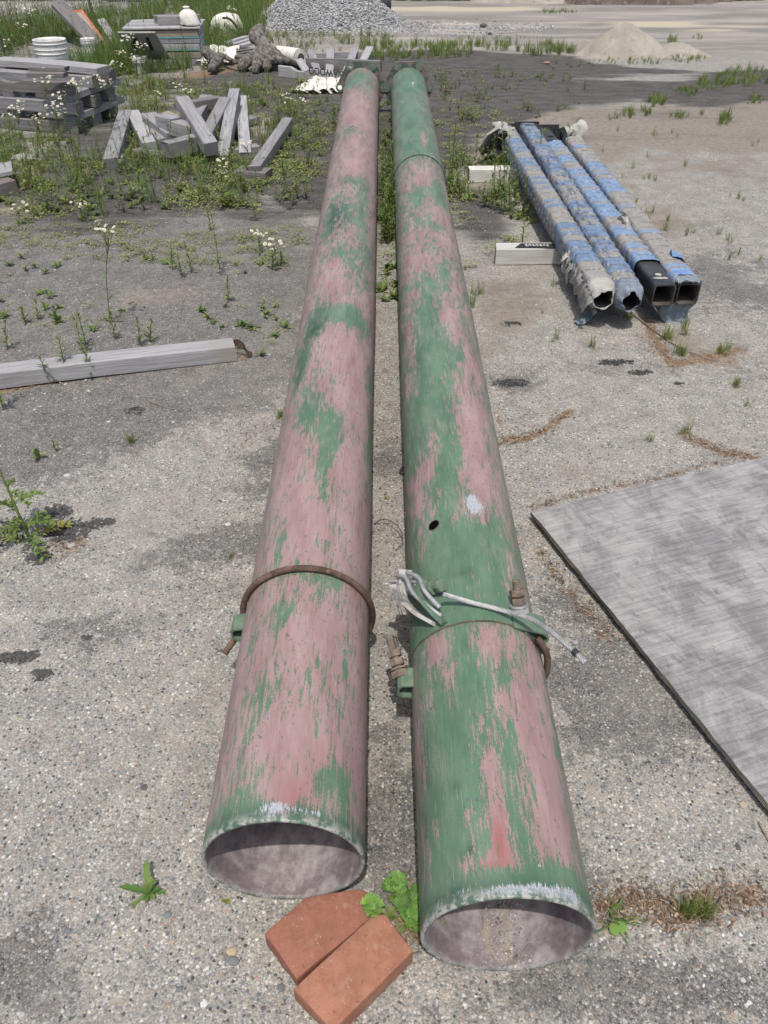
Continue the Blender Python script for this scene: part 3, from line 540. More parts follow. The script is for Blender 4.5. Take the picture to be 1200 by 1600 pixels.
def hexplate(P, root):
    """hexagonal base flange with six bolt holes"""
    R = .222; rh = .020; hr = .185; c = P.A + P.T * (P.L + .0); off = np.array(root.location); segs = 20
    bpts = []
    corner = [(R * math.cos(math.radians(a)), R * math.sin(math.radians(a))) for a in range(0, 360, 60)]
    for k in range(6):   # clipped corners
        p0, p1, p2 = np.array(corner[k - 1]), np.array(corner[k]), np.array(corner[(k + 1) % 6])
        bpts += [tuple(p1 + (p0 - p1) * .09), tuple(p1 * .985), tuple(p1 + (p2 - p1) * .09)]
    import bmesh
    from mathutils.geometry import delaunay_2d_cdt
    loops = [bpts] + [[(hr * math.cos(math.radians(a)) + rh * math.cos(2 * math.pi * j / segs), hr * math.sin(math.radians(a)) + rh * math.sin(2 * math.pi * j / segs)) for j in range(segs)] for a in range(0, 360, 60)]
    loops.append([((R0 - .009) * math.cos(2 * math.pi * j / 48), (R0 - .009) * math.sin(2 * math.pi * j / 48)) for j in range(48)])
    pts = [p for l in loops for p in l]; edges = []; st = 0
    for l in loops:
        edges += [(st + i, st + (i + 1) % len(l)) for i in range(len(l))]; st += len(l)
    v2, e2, f2, ov, oe, of = delaunay_2d_cdt([Vector(p) for p in pts], edges, [], 0, 1e-6)
    def inside(x, y):
        for a in range(0, 360, 60):
            if math.hypot(x - hr * math.cos(math.radians(a)), y - hr * math.sin(math.radians(a))) < rh * .98: return False
        if math.hypot(x, y) < R0 - .0095: return False
        q = bpts; ins = False
        for (x0, y0), (x1, y1) in zip(q, q[1:] + q[:1]):
            if (y0 > y) != (y1 > y) and x < (x1 - x0) * (y - y0) / (y1 - y0) + x0: ins = not ins
        return ins
    keep = [f for f in f2 if inside(sum(v2[i][0] for i in f) / 3, sum(v2[i][1] for i in f) / 3)]
    T = .022; V = []; n = len(v2)
    for t in (0, T):
        for v in v2: V.append(c + v[0] * P.N + v[1] * P.U + (t - T) * P.T - off)
    F = [tuple(f) for f in keep] + [tuple(i + n for i in reversed(f)) for f in keep]
    st = 0
    for l in loops:
        m = len(l); F += [(st + (i + 1) % m, st + i, st + i + n, st + (i + 1) % m + n) for i in range(m)]; st += m
    mesh('base_flange', V, F, M['flange'], root)
    fl = root.children[-1]
    for a in range(0, 360, 60):      # washers left round the holes
        cc = c + hr * (math.cos(math.radians(a)) * P.N + math.sin(math.radians(a)) * P.U) - P.T * (T + .002) - off
        pr = [(.021, 0), (.034, 0), (.034, .004), (.021, .004), (.021, 0)]
        V = []; F = []; K = 18
        for (r, z) in pr:
            for j in range(K):
                b = 2 * math.pi * j / K; V.append(cc + r * (math.cos(b) * P.N + math.sin(b) * P.U) - P.T * z)
        F = [(i * K + j, i * K + (j + 1) % K, (i + 1) * K + (j + 1) % K, (i + 1) * K + j) for i in range(4) for j in range(K)]
        mesh('washer', V, F, M['lugpaint'], root)
hexplate(PL, poleL); hexplate(PR, poleR)
M['holeshade'] = mat_simple('hole_shade_black', (.004, .004, .004), (.008, .007, .006), 9, 1.0); M['holeshade'].node_tree.nodes['Principled BSDF'].inputs['Specular IOR Level'].default_value = 0
def local(root, pts): return np.asarray(pts, float) - np.array(root.location)
# drain hole of the right pole: its shaded inside painted as a black disc
l, th = PR.at(678, 821)
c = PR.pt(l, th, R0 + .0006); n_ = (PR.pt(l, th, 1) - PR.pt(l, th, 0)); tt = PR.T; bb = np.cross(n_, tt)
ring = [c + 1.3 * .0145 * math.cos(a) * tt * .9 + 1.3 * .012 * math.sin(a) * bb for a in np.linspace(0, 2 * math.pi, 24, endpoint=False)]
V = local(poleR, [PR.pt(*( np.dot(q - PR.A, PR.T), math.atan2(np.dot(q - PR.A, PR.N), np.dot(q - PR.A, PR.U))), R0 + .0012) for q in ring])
mesh('hole_shade_disc', V, [tuple(range(24))], M['holeshade'], poleR)
Vt, Ft = tube(np.vstack((V, V[:1])), .0008, 6, False); mesh('hole_edge', Vt, Ft, M['rust_light'], poleR, smoothf=True)
# bolt head on far sleeve
l, th = PR.at(645, 134); c = PR.pt(l, th, R0 * 1.03); V, F = lathe([(0, .02), (.008, .019), (.013, .013), (.014, 0), (.014, -.01)], 12, local(poleR, c)); mesh('bolt_head', V, [tuple(f) for f in F], M['galv'], poleR, smoothf=True)

def arc(P, l, a0, a1, r, n=40, dl=0.0):
    return [P.pt(l + dl * t, a0 + (a1 - a0) * t, r) for t in np.linspace(0, 1, n)]
def bracket(root, P, l, th, out=.034, w=.05, mat='lugpaint', name='lug'):
    """folded channel lug standing off the pole"""
    nrm = P.pt(l, th, 1) - P.pt(l, th, 0); tg = np.cross(P.T, nrm); base = P.pt(l, th, R0 - .002)
    prof = [(-.022, 0), (-.020, out * .8), (-.012, out), (.012, out), (.020, out * .8), (.022, 0)]
    V = []; 
    for s in (-w / 2, w / 2):
        for sh in (0, .0045):
            for a, b in prof:
                k = 1 - sh / .022; V.append(base + P.T * s + tg * a * k + nrm * (b - sh if b > 0 else b))
    m = 6; F = []
    for i in range(5): F += [(i, i + 1, 2 * m + i + 1, 2 * m + i), (m + i + 1, m + i, 3 * m + i, 3 * m + i + 1), (i + 1, i, m + i, m + i + 1), (2 * m + i, 2 * m + i + 1, 3 * m + i + 1, 3 * m + i)]
    return mesh(name, local(root, V), F, M[mat], root)
# rusty rod hoop round the left pole
lr = PL.at(492, 893)[0]
pts = arc(PL, lr, math.radians(-98), math.radians(112), R0 + .0085, 60)
t0 = (np.array(pts[0]) - pts[1]); t0 /= np.linalg.norm(t0)
pts = [np.array(pts[0]) + t0 * .03 - PL.T * .075 - PL.N * .045, np.array(pts[0]) + t0 * .012 - PL.T * .03 - PL.N * .016] + pts[1:]
Vt, Ft = tube(spline(pts, 120), .0078, 10); mesh('rod_hoop', local(poleL, Vt), Ft, M['rust'], poleL, smoothf=True)
bracket(poleL, PL, lr - .035, math.radians(-92), .032, .05)
# rusty rod and folded clamp band on the right pole
lb = PR.at(738, 972)[0]
band = []; 
for i, dl in enumerate((0, .09)):
    for r in (R0 + .0035 - .0055 * i, R0 - .001 - .003 * i):
        band.append(arc(PR, lb + dl, math.radians(-84), math.radians(74), r, 48))
B = np.array(band).reshape(4, 48, 3); V = B.reshape(-1, 3); F = []
for a, b in ((0, 2), (2, 3), (3, 1), (1, 0)): F += [(a * 48 + i, a * 48 + i + 1, b * 48 + i + 1, b * 48 + i) for i in range(47)]
cb = mesh('clamp_band', local(poleR, V), F, M['paint'], poleR, smoothf=False, attrs=dict(ang=np.tile(np.linspace(-1.4, 1.3, 48) * R0, 4), len=np.repeat([lb, lb, lb + .1, lb + .1], 48), green=np.full(192, 1.05)))
pts = arc(PR, lb + .001, math.radians(-84), math.radians(60), R0 + .0025, 60); Vt, Ft = tube(pts, .0016, 6); mesh('band_lip', local(poleR, Vt), Ft, M['rust'], poleR, smoothf=True)
# folded loop at the band's right end
def strap(root, P, path, l0, l1, th_, mat, name):
    """flat strap swept along a path given as (angle, radius), wide along the pole"""
    q = spline([(a, r, 0) for a, r in path], 44); V = []; n = len(q)
    for l in (l0, l1):
        for s in (-1, 1):
            for i in range(n):
                c = P.pt(l, q[i][0], q[i][1]); c2 = P.pt(l, q[min(i + 1, n - 1)][0], q[min(i + 1, n - 1)][1]); c0 = P.pt(l, q[max(i - 1, 0)][0], q[max(i - 1, 0)][1])
                t = c2 - c0; t /= np.linalg.norm(t); V.append(c + s * th_ * np.cross(t, P.T))
    F = []
    for a, b in ((0, 1), (1, 3), (3, 2), (2, 0)): F += [(a * n + i, a * n + i + 1, b * n + i + 1, b * n + i) for i in range(n - 1)]
    F += [(0, n, 3 * n, 2 * n), (n - 1, 3 * n - 1, 4 * n - 1, 2 * n - 1)]
    return mesh(name, local(root, V), F, M[mat], root, smoothf=False)
rd_ = math.radians
strap(poleR, PR, [(rd_(28), R0 + .004), (rd_(40), R0 + .012), (rd_(52), R0 + .030), (rd_(58), R0 + .028), (rd_(60), R0 + .012), (rd_(54), R0 + .003), (rd_(40), R0 + .0035)], lb - .004, lb + .05, .0022, 'lugpaint', 'folded_loop')
pts = arc(PR, lb - .006, math.radians(52), math.radians(150), R0 + .012, 40); Vt, Ft = tube(pts, .008, 10); mesh('rod_hoop', local(poleR, Vt), Ft, M['rust'], poleR, smoothf=True)
bracket(poleR, PR, lb - .055, math.radians(-86), .034, .05)
# studs with nuts
def nut(c, ax, r, h, mb_):
    ax = np.array(ax) / np.linalg.norm(ax); u = np.cross(ax, (0, .3, 1)); u /= np.linalg.norm(u); v = np.cross(ax, u); V = []
    for z, k in ((0, .9), (h * .12, 1), (h * .88, 1), (h, .9)):
        for j in range(6): V.append(c + ax * z + r * k * (math.cos(j * math.pi / 3) * u + math.sin(j * math.pi / 3) * v))
    F = [(i * 6 + j, i * 6 + (j + 1) % 6, (i + 1) * 6 + (j + 1) % 6, (i + 1) * 6 + j) for i in range(3) for j in range(6)] + [tuple(range(5, -1, -1)), tuple(range(18, 24))]
    mb_.add(V, F)
def stud(root, a, b, gal=True):
    a, b = map(lambda q: np.array(q, float), (a, b)); d = b - a; L = np.linalg.norm(d); d /= L
    m = MB(); P_ = [a + d * t for t in np.linspace(0, L, 40)]; rr = [.0085 + .0009 * (i % 2) for i in range(39)] + [.0062]
    Vt, Ft = tube(P_, rr, 12); m.add(Vt, Ft); o = m.build('threaded_stud', M['rust_light'], root, smoothf=False)
    m = MB(); nut(a + d * L * .30, d, .017, .016, m); nut(a + d * (L * .30 + .020), d, .0165, .015, m); m.build('hex_nut', M['rust_light'], o)
    m = MB(); nut(a + d * L * .04, d, .020, .016, m); Vt, Ft = tube([a + d * (L * .04 + .017), a + d * (L * .04 + .021)], .021, 18); m.add(Vt, Ft); m.build('hex_nut', M['galv'] if gal else M['rust_light'], o)
l_, t_h = PR.at(812, 962); sa = local(poleR, PR.pt(l_, t_h, R0 + .002)); stud(poleR, sa, sa + np.array((-.012, .040, .070)))
sb = local(poleR, PR.pt(lb - .05, rd_(-84), R0 + .022)); stud(poleR, sb, sb + np.array((-.028, .085, .045)), False)
# wedge grip with its shackle, and the loose wire cable it holds
wy = PR.pt(lb, 0)[1]
grip = empty('cable_grip', WY(655, 925, wy + .12), label='grey steel wedge grip and shackle bolted on top of the green pole', cat='cable grip')
g0 = np.array(grip.location)
def gpnt(px, py, dy=0.12, lift=0): return WY(px, py, wy + dy) - g0 + np.array((0, 0, lift))
def gs(px, py, lift):
    l, th = PR.at(px, py); return PR.pt(l, th, R0 + lift) - g0
yb = (gs(655, 915, .03) + g0)[1]
def gw(px, py, dz=0.0): return WY(px, py, yb + dz) - g0
m = MB(); Vt, Ft = tube(spline([gw(607, 916), gw(622, 917), gw(648, 919)], 12), np.linspace(.0055, .0175, 12), 12); Vt[:, 2] = (Vt[:, 2] - Vt[:, 2].mean()) * 1.0 + Vt[:, 2].mean(); m.add(Vt, Ft); m.build('wedge_socket', M['castgrey'], grip, smoothf=True)
Vt, Ft = tube([gw(607, 908), gw(630, 908), gw(650, 910)], .0042, 8); mesh('dead_end_wire', Vt, Ft, M['galv'], grip, smoothf=True)
V, F = beamgeo(.034, .046, .050, n=6, jit=.001, ch=.012); mesh('socket_body', V, F, M['castgrey'], grip, M=basis(gw(660, 916) - gw(640, 914), (0, 0, 1), gs(652, 916, .036)))
for k, (ox, wd_) in enumerate(((0, .0), (22, .0))):
    pp = spline([gs(657 + ox, 922, .040), gs(653 + ox, 934, .040), gs(653 + ox, 948, .034), gs(664 + ox, 966, .022), gs(682 + ox * .7, 978, .008)], 26)
    T_, _, _ = frames(pp); nn = np.array([(PR.pt(0, PR.at(660, 940)[1], 1) - PR.pt(0, 0, 0))] * 26); sd_ = np.cross(T_, nn); sd_ /= np.linalg.norm(sd_, axis=1)[:, None]; V = []
    for i in range(26):
        for su, sv in ((-1, -1), (1, -1), (1, 1), (-1, 1)): V.append(pp[i] + sd_[i] * su * .0042 + np.cross(T_[i], sd_[i]) * sv * .011)
    F = [(i * 4 + j, i * 4 + (j + 1) % 4, (i + 1) * 4 + (j + 1) % 4, (i + 1) * 4 + j) for i in range(25) for j in range(4)] + [(3, 2, 1, 0), (100, 101, 102, 103)]
    mesh('shackle_arm', V, F, M['castgrey' if k == 0 else 'lugpaint'], grip)
Vt, Ft = tube(spline([gs(655, 915, .060), gs(664, 922, .058), gs(668, 941, .048), gs(682, 960, .030), gs(694, 968, .012)], 24), .0052, 8); mesh('wire_loop', Vt, Ft, M['galv'], grip, smoothf=True)
Vt, Ft = tube(spline([gs(664, 912, .056), gs(676, 922, .050), gs(681, 940, .042), gs(694, 958, .020)], 20), .0052, 8); mesh('wire_loop', Vt, Ft, M['galv'], grip, smoothf=True)
m = MB(); pa_, pb_ = gs(650, 934, .026), gs(697, 926, .026); ax_ = (pb_ - pa_) / np.linalg.norm(pb_ - pa_); Vt, Ft = tube([pa_, pb_], .009, 14); m.add(Vt, Ft); nut(pb_ - ax_ * .010, ax_, .016, .012, m); nut(pb_ - ax_ * .034, ax_, .018, .011, m); m.build('shackle_pin', M['lugpaint'], grip)
# frayed strands below the grip
m = MB()
for k in range(7):
    x = 608 + k * 6 + RNG.uniform(-3, 3); e = gpnt(x + RNG.uniform(-3, 14), 935 + RNG.uniform(0, 30), .10, -.02)
    Vt, Ft = tube(spline([gpnt(608 + k * 4, 914), gpnt((x + 606) / 2 + 4, 926, .11), e], 8), .0013, 5); m.add(Vt, Ft)
m.build('frayed_strands', M['galv'], grip, smoothf=True)
cab = empty('wire_cable', WY(700, 930, wy + .08), label='loose twisted wire cable with black taped end draped over the green pole', cat='wire cable'); c0 = np.array(cab.location)
q1 = PR.pt(lb + .05, rd_(44), R0 + .024)
cpath = spline([WY(692, 928, wy + .055), WY(735, 941, wy + .045), WY(790, 955, wy + .02), WY(833, 969, wy - .02), WY(868, 993, wy - .08), WY(893, 1014, wy - .12), WY(915, 1036, wy - .15)], 90) - c0
T_, N_, B_ = frames(cpath); m = MB()
for k in range(7):
    if k == 6: Vt, Ft = tube(cpath, .0028, 6)
    else:
        a = 2 * math.pi * k / 6 + np.arange(90) * .33; fan = np.where(np.arange(90) > 84, 1.3, 1.0)
        Vt, Ft = tube(cpath + (np.cos(a) * .0034 * fan)[:, None] * N_ + (np.sin(a) * .0034 * fan)[:, None] * B_, .0022, 6)
    m.add(Vt, Ft)
m.build('twisted_strands', M['galv'], cab, smoothf=True)
Vt, Ft = tube(cpath[76:81], .0072, 12); mesh('tape_wrap', Vt, Ft, M['tape'], cab, smoothf=True)
pb = WY(898, 1004, wy - .03); 

# ================= BRICKS =================
def mat_brick(name, a, b, c3):
    t = NT(name, .9); o = t.coord(); f = t.noise(o, 22, 5, .65); c = t.mix(t.thr(f, .35, .65), a, b); c = t.mix(t.thr(t.noise(o, 9, 3), .55, .75), c, c3); c = t.mix(t.math('MULTIPLY', t.thr(t.noise(t.map(o, loc=(2, 2, 0)), 34, 6, .75), .54, .68), .5), c, (.17, .075, .055)); c = t.mix(t.math('MULTIPLY', t.thr(t.noise(t.map(o, loc=(6, 2, 0)), 16, 6, .75), .56, .72), .4), c, (.40, .30, .24))
    sp = t.thr(t.noise(o, 210, 2, .6), .62, .7); c = t.mix(t.math('MULTIPLY', sp, .55), c, (.14, .055, .035)); lt = t.thr(t.noise(t.map(o, loc=(4, 4, 4)), 160, 2), .67, .72); c = t.mix(t.math('MULTIPLY', lt, .5), c, (.55, .38, .28))
    return t.done(c, None, t.bump(t.math('ADD', t.noise(o, 120, 4, .7), t.math('MULTIPLY', f, 1.5)), .45, .0018))
M['brick1'] = mat_brick('red_paver', (.235, .098, .066), (.29, .125, .086), (.24, .12, .09)); M['brick2'] = mat_brick('orange_paver', (.275, .122, .078), (.345, .162, .105), (.34, .20, .135))
def brick(pxc, mat, label, th=.05, poly=None):
    """paver from the photograph's top-face corners"""
    import bmesh
    q = [W(a, b, th) for a, b in pxc]; c = np.mean(q, 0); bm = bmesh.new(); n = len(q)
    lo = [bm.verts.new((p[0] - c[0], p[1] - c[1], 0)) for p in q]; hi = [bm.verts.new((p[0] - c[0], p[1] - c[1], th)) for p in q]
    bm.faces.new(lo[::-1]); bm.faces.new(hi)
    for i in range(n): bm.faces.new((lo[i], lo[(i + 1) % n], hi[(i + 1) % n], hi[i]))
    bmesh.ops.recalc_face_normals(bm, faces=bm.faces); bmesh.ops.bevel(bm, geom=list(bm.edges), offset=.0022, segments=2, profile=.6, affect='EDGES')
    bmesh.ops.triangulate(bm, faces=[f for f in bm.faces if len(f.verts) > 4])
    bmesh.ops.subdivide_edges(bm, edges=[e for e in bm.edges if e.calc_length() > .03], cuts=3, use_grid_fill=True)
    from mathutils import noise as mn
    for v in bm.verts: v.co += Vector((mn.noise(v.co * 30), mn.noise(v.co * 30 + Vector((9, 0, 0))), mn.noise(v.co * 25 + Vector((0, 9, 0))))) * .0018
    me = bpy.data.meshes.new('brick'); bm.to_mesh(me); bm.free(); me.materials.append(M[mat])
    for p in me.polygons: p.use_smooth = True
    o = link(bpy.data.objects.new('brick', me)); o.location = (c[0], c[1], .001); tag(o, label, 'brick', 'red paving bricks at the pole ends'); return o
brick([(458, 1546), (520, 1610), (646, 1486), (604, 1430), (586, 1428)], 'brick2', 'orange-red paving brick nearer the picture bottom, its long front edge free of the poles')
brick([(413, 1459), (464, 1529), (592, 1424), (588, 1398), (560, 1389), (478, 1402)], 'brick1', 'red paving brick with cut corners tucked against the left pole mouth')

# ================= PLYWOOD =================
def mat_ply():
    t = NT('weathered_plywood', .85); o = t.coord(); g = t.noise(t.map(o, (46, 3.5, 1)), 2.2, 7, .72, .4); g2 = t.noise(t.map(o, (230, 12, 1)), 1.6, 4, .7)
    st = t.noise(t.map(o, (2.2, 3.4, 1)), 2.2, 8, .72, .5); s2 = t.noise(t.map(o, (9, 24, 1), (3, 1, 0)), 2.0, 6, .75, .6); s3 = t.noise(t.map(o, (30, 60, 1), (1, 6, 0)), 1.0, 4, .7)
    c = t.mix(t.thr(g, .3, .7), (.235, .232, .228), (.375, .37, .362)); c = t.mix(t.math('MULTIPLY', t.thr(st, .40, .60), .9), c, t.mix(t.thr(g, .35, .65), (.135, .128, .13), (.23, .22, .225)))
    c = t.mix(t.math('MULTIPLY', t.thr(s2, .56, .66), .55), c, (.105, .10, .105)); c = t.mix(t.math('MULTIPLY', t.thr(s3, .60, .70), .5), c, (.12, .11, .11))
    c = t.mix(t.math('MULTIPLY', t.thr(g2, .60, .72), .35), c, (.12, .115, .11)); c = t.mix(t.math('MULTIPLY', t.thr(t.noise(t.map(o, (90, 5, 1), (8, 8, 0)), 2, 3, .6), .70, .74), .6), c, (.07, .06, .055))
    v = t.vor(t.map(o, (9, 9, 1)), 1.0, out='Color'); sv = t.n('SeparateColor'); t.put(sv.inputs[0], v); vd = t.vor(t.map(o, (9, 9, 1)), 1.0)
    
    mg = t.thr(t.noise(t.map(o, (30, 4, 1)), 3, 3), .5, .62); 
    edge = t.attr('edge'); sp = t.n('SeparateXYZ'); t.put(sp.inputs[0], o); w = t.math('FRACT', t.math('MULTIPLY', sp.outputs[2], 210)); 
    ec = t.mix(t.thr(w, .42, .5), (.06, .052, .045), (.30, .27, .22)); ec = t.mix(t.math('MULTIPLY', t.thr(t.noise(t.map(o, (20, 20, 300)), 3, 4), .5, .7), .8), ec, (.035, .03, .028))
    nz = t.n('SeparateXYZ'); t.put(nz.inputs[0], t.coord('Normal')); top = t.thr(t.math('ABSOLUTE', nz.outputs[2]), .5, .8)
    return t.done(t.mix(top, ec, c), None, t.bump(t.math('ADD', g, t.math('MULTIPLY', g2, .8)), .6, .0022))
M['ply'] = mat_ply()
O = W(829, 799, .036); e1 = W(1200, 712, .030) - O; e1 /= np.linalg.norm(e1); e2 = W(1200, 1214, .034) - O; e2 -= e1 * np.dot(e1, e2); e2 /= np.linalg.norm(e2)
ps_ = slab('plywood_sheet', O, e2 * 2.44, e1 * 1.22, .015, M['ply'], nu=90, nv=46, warp=.004, seed=3, label='weathered grey plywood sheet lying flat on the gravel right of the green pole', cat='plywood sheet')
for v in ps_.data.vertices:      # ragged, frayed edges
    if v.co.y < .004 or v.co.x < .004: k_ = vnoise(np.array([[v.co.x, v.co.y, v.co.z * 90]]), 26, 3, 3)[0] * .004; v.co.y += k_ if v.co.y < .004 else 0; v.co.x += k_ if v.co.x < .004 else 0

# ================= WRAPPED SQUARE TUBES =================
def mat_wrap():
    t = NT('wrapped_cloth', .55); o = t.coord(); c = t.attr('col', 'Color'); n = t.noise(o, 40, 5, .7)
    c = t.mix(t.math('MULTIPLY', t.thr(n, .50, .66), .4), c, (.19, .195, .20)); c = t.mix(t.math('MULTIPLY', t.thr(t.noise(t.map(o, loc=(5, 5, 5)), 90, 3), .58, .68), .5), c, (.55, .55, .54))
    return t.done(c, None, t.bump(t.noise(o, 110, 4, .7), .6, .003))
M['wrap'] = mat_wrap()
M['mottled'] = mat_simple('mottled_cloth', (.12, .15, .20), (.24, .27, .31), 34, .8, (.33, .33, .33), bump=.6, bd=.004)
def sqr(a, r, p=5.0):
    return r / (np.abs(np.cos(a)) ** p + np.abs(np.sin(a)) ** p) ** (1 / p)
BL, GB, DKB, WHT = np.array((.15, .225, .35)), np.array((.27, .255, .235)), np.array((.095, .115, .16)), np.array((.37, .365, .36))
def tube_post(nearpx, farpx, z, label, seed, blue, darkb, bare_near, bare_far, pitch=.085, platepx=None):
    A = W(*nearpx, z); B = W(*farpx, z); ax = B - A; L = np.linalg.norm(ax); root = empty('square_steel_post', (A[0], A[1], 0), label=label, cat='steel post', group='cloth-wrapped square steel posts on white timber blocks')
    Mx = basis(ax, (0, 0, 1), (0, 0, z)); a = .048; k = 40
    # steel square tube, open at the near end
    ang = np.linspace(0, 2 * math.pi, k, endpoint=False); ro = sqr(ang, a, 9); ri = ro * .88
    V = []; xs = [0, .0, L]
    for x, r in ((.4, ri * .99), (.0, ri), (0, ro), (L, ro)):
        V += [(x, r[j] * math.cos(ang[j]), r[j] * math.sin(ang[j])) for j in range(k)]
    F = [(i * k + j, (i + 1) * k + j, (i + 1) * k + (j + 1) % k, i * k + (j + 1) % k) for i in range(3) for j in range(k)]
    mesh('steel_tube', V, F, parent=root, M=Mx, mats=[M['inbrown'], M['blacksteel']], mi=[0] * k + [1] * (2 * k))
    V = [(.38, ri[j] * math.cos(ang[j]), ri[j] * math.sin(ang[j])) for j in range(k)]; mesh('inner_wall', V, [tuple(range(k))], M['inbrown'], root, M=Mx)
    # cloth wrapping: overlapping turns
    xs = np.arange(bare_near, L - bare_far, .0075); XX, AA = np.meshgrid(xs, np.linspace(0, 2 * math.pi, 56, endpoint=False), indexing='ij')
    rng = np.random.default_rng(seed); ph_ = XX / pitch + AA / (2 * math.pi) * .35 + .25 * vnoise(np.stack((XX.ravel() * 3, AA.ravel() * 0 + seed, AA.ravel() * 0), -1), 1, seed).reshape(XX.shape); turn = np.floor(ph_).astype(int); fr = ph_ - turn
    PP = np.stack((XX, np.cos(AA) * .3, np.sin(AA) * .3), -1).reshape(-1, 3); rag = vnoise(PP, 40, seed, 3).reshape(XX.shape); fold = vnoise(PP * (1, 3, 3) + 9, 14, seed + 3, 2).reshape(XX.shape)
    rr = a + .006 + .006 * (1 - fr) + .0014 * rag + .004 * fold * smooth(-.2, .6, fold); rr += .004 * np.clip(vnoise(PP, 6, seed + 8, 1).reshape(XX.shape), 0, 1)
    rad = sqr(AA, 1.0, 4.2) * rr; V = np.stack((XX, rad * np.cos(AA), rad * np.sin(AA)), -1).reshape(-1, 3)
    h = hash3(turn, turn * 0 + seed, turn * 0, 5); wisp = vnoise(PP * (1, 1, 1), 18, seed + 11, 4).reshape(XX.shape)
    zone = vnoise(np.stack((XX.ravel() * 1.6, AA.ravel() * 0, AA.ravel() * 0), -1), 1.0, seed + 31, 2).reshape(XX.shape)
    bl = smooth(.38, .46, blue + .75 * (h - .5) + .35 * zone + .16 * wisp + .22 * (fr < .5)); dk = smooth(.5, .7, darkb + .7 * vnoise(PP, 18, seed + 21, 4).reshape(XX.shape) + .25 * wisp)
    C = GB[None, None] * (1 + .25 * wisp[..., None]) * (1 - bl[..., None]) + (BL * rng.uniform(.85, 1.2))[None, None] * bl[..., None] * (1 + .3 * rag[..., None])
    C = C + (WHT - C) * (.45 * smooth(.2, .6, fold)[..., None]); C = C * (1 - dk[..., None]) + DKB * dk[..., None]; C = C * np.where(fr > .93, .55, 1.0)[..., None]
    n1, n2 = XX.shape; idx = np.arange(n1 * n2).reshape(n1, n2); F = np.stack((idx[:-1], idx[1:], np.roll(idx, -1, 1)[1:], np.roll(idx, -1, 1)[:-1]), -1).reshape(-1, 4)
    wr = mesh('cloth_wrap', V, F, M['wrap'], root, cols=np.clip(C.reshape(-1, 3), 0, 1), M=Mx, smoothf=True)
    return root, Mx, L
def flap(root, pts, w, mat, name='torn_flap', th=.002, seed=0, wdir=(0, 1, 0)):
    """crumpled tongue of cloth along points (world)"""
    q = spline([np.array(p) - np.array(root.location) for p in pts], 16); T_, N_, B_ = frames(q); wd_ = np.array(wdir, float); V = []; m = 9
    w = np.interp(np.linspace(0, 1, 16), np.linspace(0, 1, len(w)), w) if np.ndim(w) else np.full(16, w)
    for i in range(16):
        s = wd_ - T_[i] * np.dot(wd_, T_[i]); s /= np.linalg.norm(s) + 1e-9; nn = np.cross(T_[i], s)
        for j in range(m):
            u = (j / (m - 1) - .5) * w[i]; V.append(q[i] + s * u + nn * (.010 * math.sin(j * 1.7 + i * .5 + seed) + .006 * math.sin(j * 3.1 + i)) * min(1, w[i] / .06))
    V = np.array(V); V += vnoise(V + seed, 30, seed, 2)[:, None] * .004; n = len(V); V = np.vstack((V, V + np.array((0, .0005, -th))))
    F = []
    for i in range(15):
        for j in range(m - 1): a = i * m + j; F += [(a, a + 1, a + m + 1, a + m), (n + a + m, n + a + m + 1, n + a + 1, n + a)]
    return mesh(name, V, F, M[mat], root, smoothf=True)
ZP = .142
P1 = tube_post((940, 462), (788, 205), ZP, 'leftmost wrapped post, beige and blue cloth with a ragged open near end', 11, .12, .12, .05, .12)
P2 = tube_post((983, 466), (822, 203), ZP, 'second wrapped post from the left, dark mottled blue cloth, near end torn open', 12, .34, .50, .05, .06)
P3 = tube_post((1037, 462), (846, 210), ZP, 'third post from the left, long bare black end with a white scuff', 13, .38, .12, .26, .42)
P4 = tube_post((1075, 460), (885, 214), ZP, 'rightmost wrapped post, mostly grey cloth with a short bare square end', 14, .0, .15, .045, .15)
def collar(Pt, x0, n, r0, mat, seed, name='cloth_end', ragged=.02, close=0.0):
    """loose cloth mouth hanging past the tube end"""
    root, Mx, L = Pt; k = 44; V = []; ang = np.linspace(0, 2 * math.pi, k, endpoint=False)
    xs = np.linspace(x0, n, 8)
    for i, x in enumerate(xs):
        f = i / 7; cl = close * max(0, f - .55) / .45 * (.7 + .6 * vnoise(np.stack((np.cos(ang) * 1.5 + seed, np.sin(ang) * 1.5, ang * 0), -1), 1, seed + 4)); r = sqr(ang, 1, 4 - 1.5 * f) * (r0 + .004 * f) * (1 - cl) * (1 + .13 * f * vnoise(np.stack((np.cos(ang) * 2, np.sin(ang) * 2, ang * 0 + seed + x * 6), -1), 1.1, seed, 2))
        xx = x + f * ragged * vnoise(np.stack((np.cos(ang) * 3, np.sin(ang) * 3, ang * 0 + seed), -1), 1.5, seed, 2)
        V += [(xx[j], r[j] * math.cos(ang[j]), r[j] * math.sin(ang[j])) for j in range(k)]
    V = np.array(V); V2 = V * (1, .93, .93); n_ = len(V); F = [(i * k + j, i * k + (j + 1) % k, (i + 1) * k + (j + 1) % k, (i + 1) * k + j) for i in range(7) for j in range(k)]
    F2 = [tuple(n_ + a for a in reversed(f)) for f in F]; F3 = [(7 * k + j, 7 * k + (j + 1) % k, n_ + 7 * k + (j + 1) % k, n_ + 7 * k + j) for j in range(k)]
    return mesh(name, np.vstack((V, V2)), F + F2 + F3, M[mat], root, M=Mx, smoothf=True)
collar(P1, .07, -.04, .058, 'cloth', 4, close=.45); collar(P2, .07, -.04, .058, 'mottled', 7, close=.40); collar(P4, .15, .075, .058, 'bluebright', 9); collar(P4, .07, .05, .054, 'bluecloth', 19, ragged=.01)
r1 = P1[0]
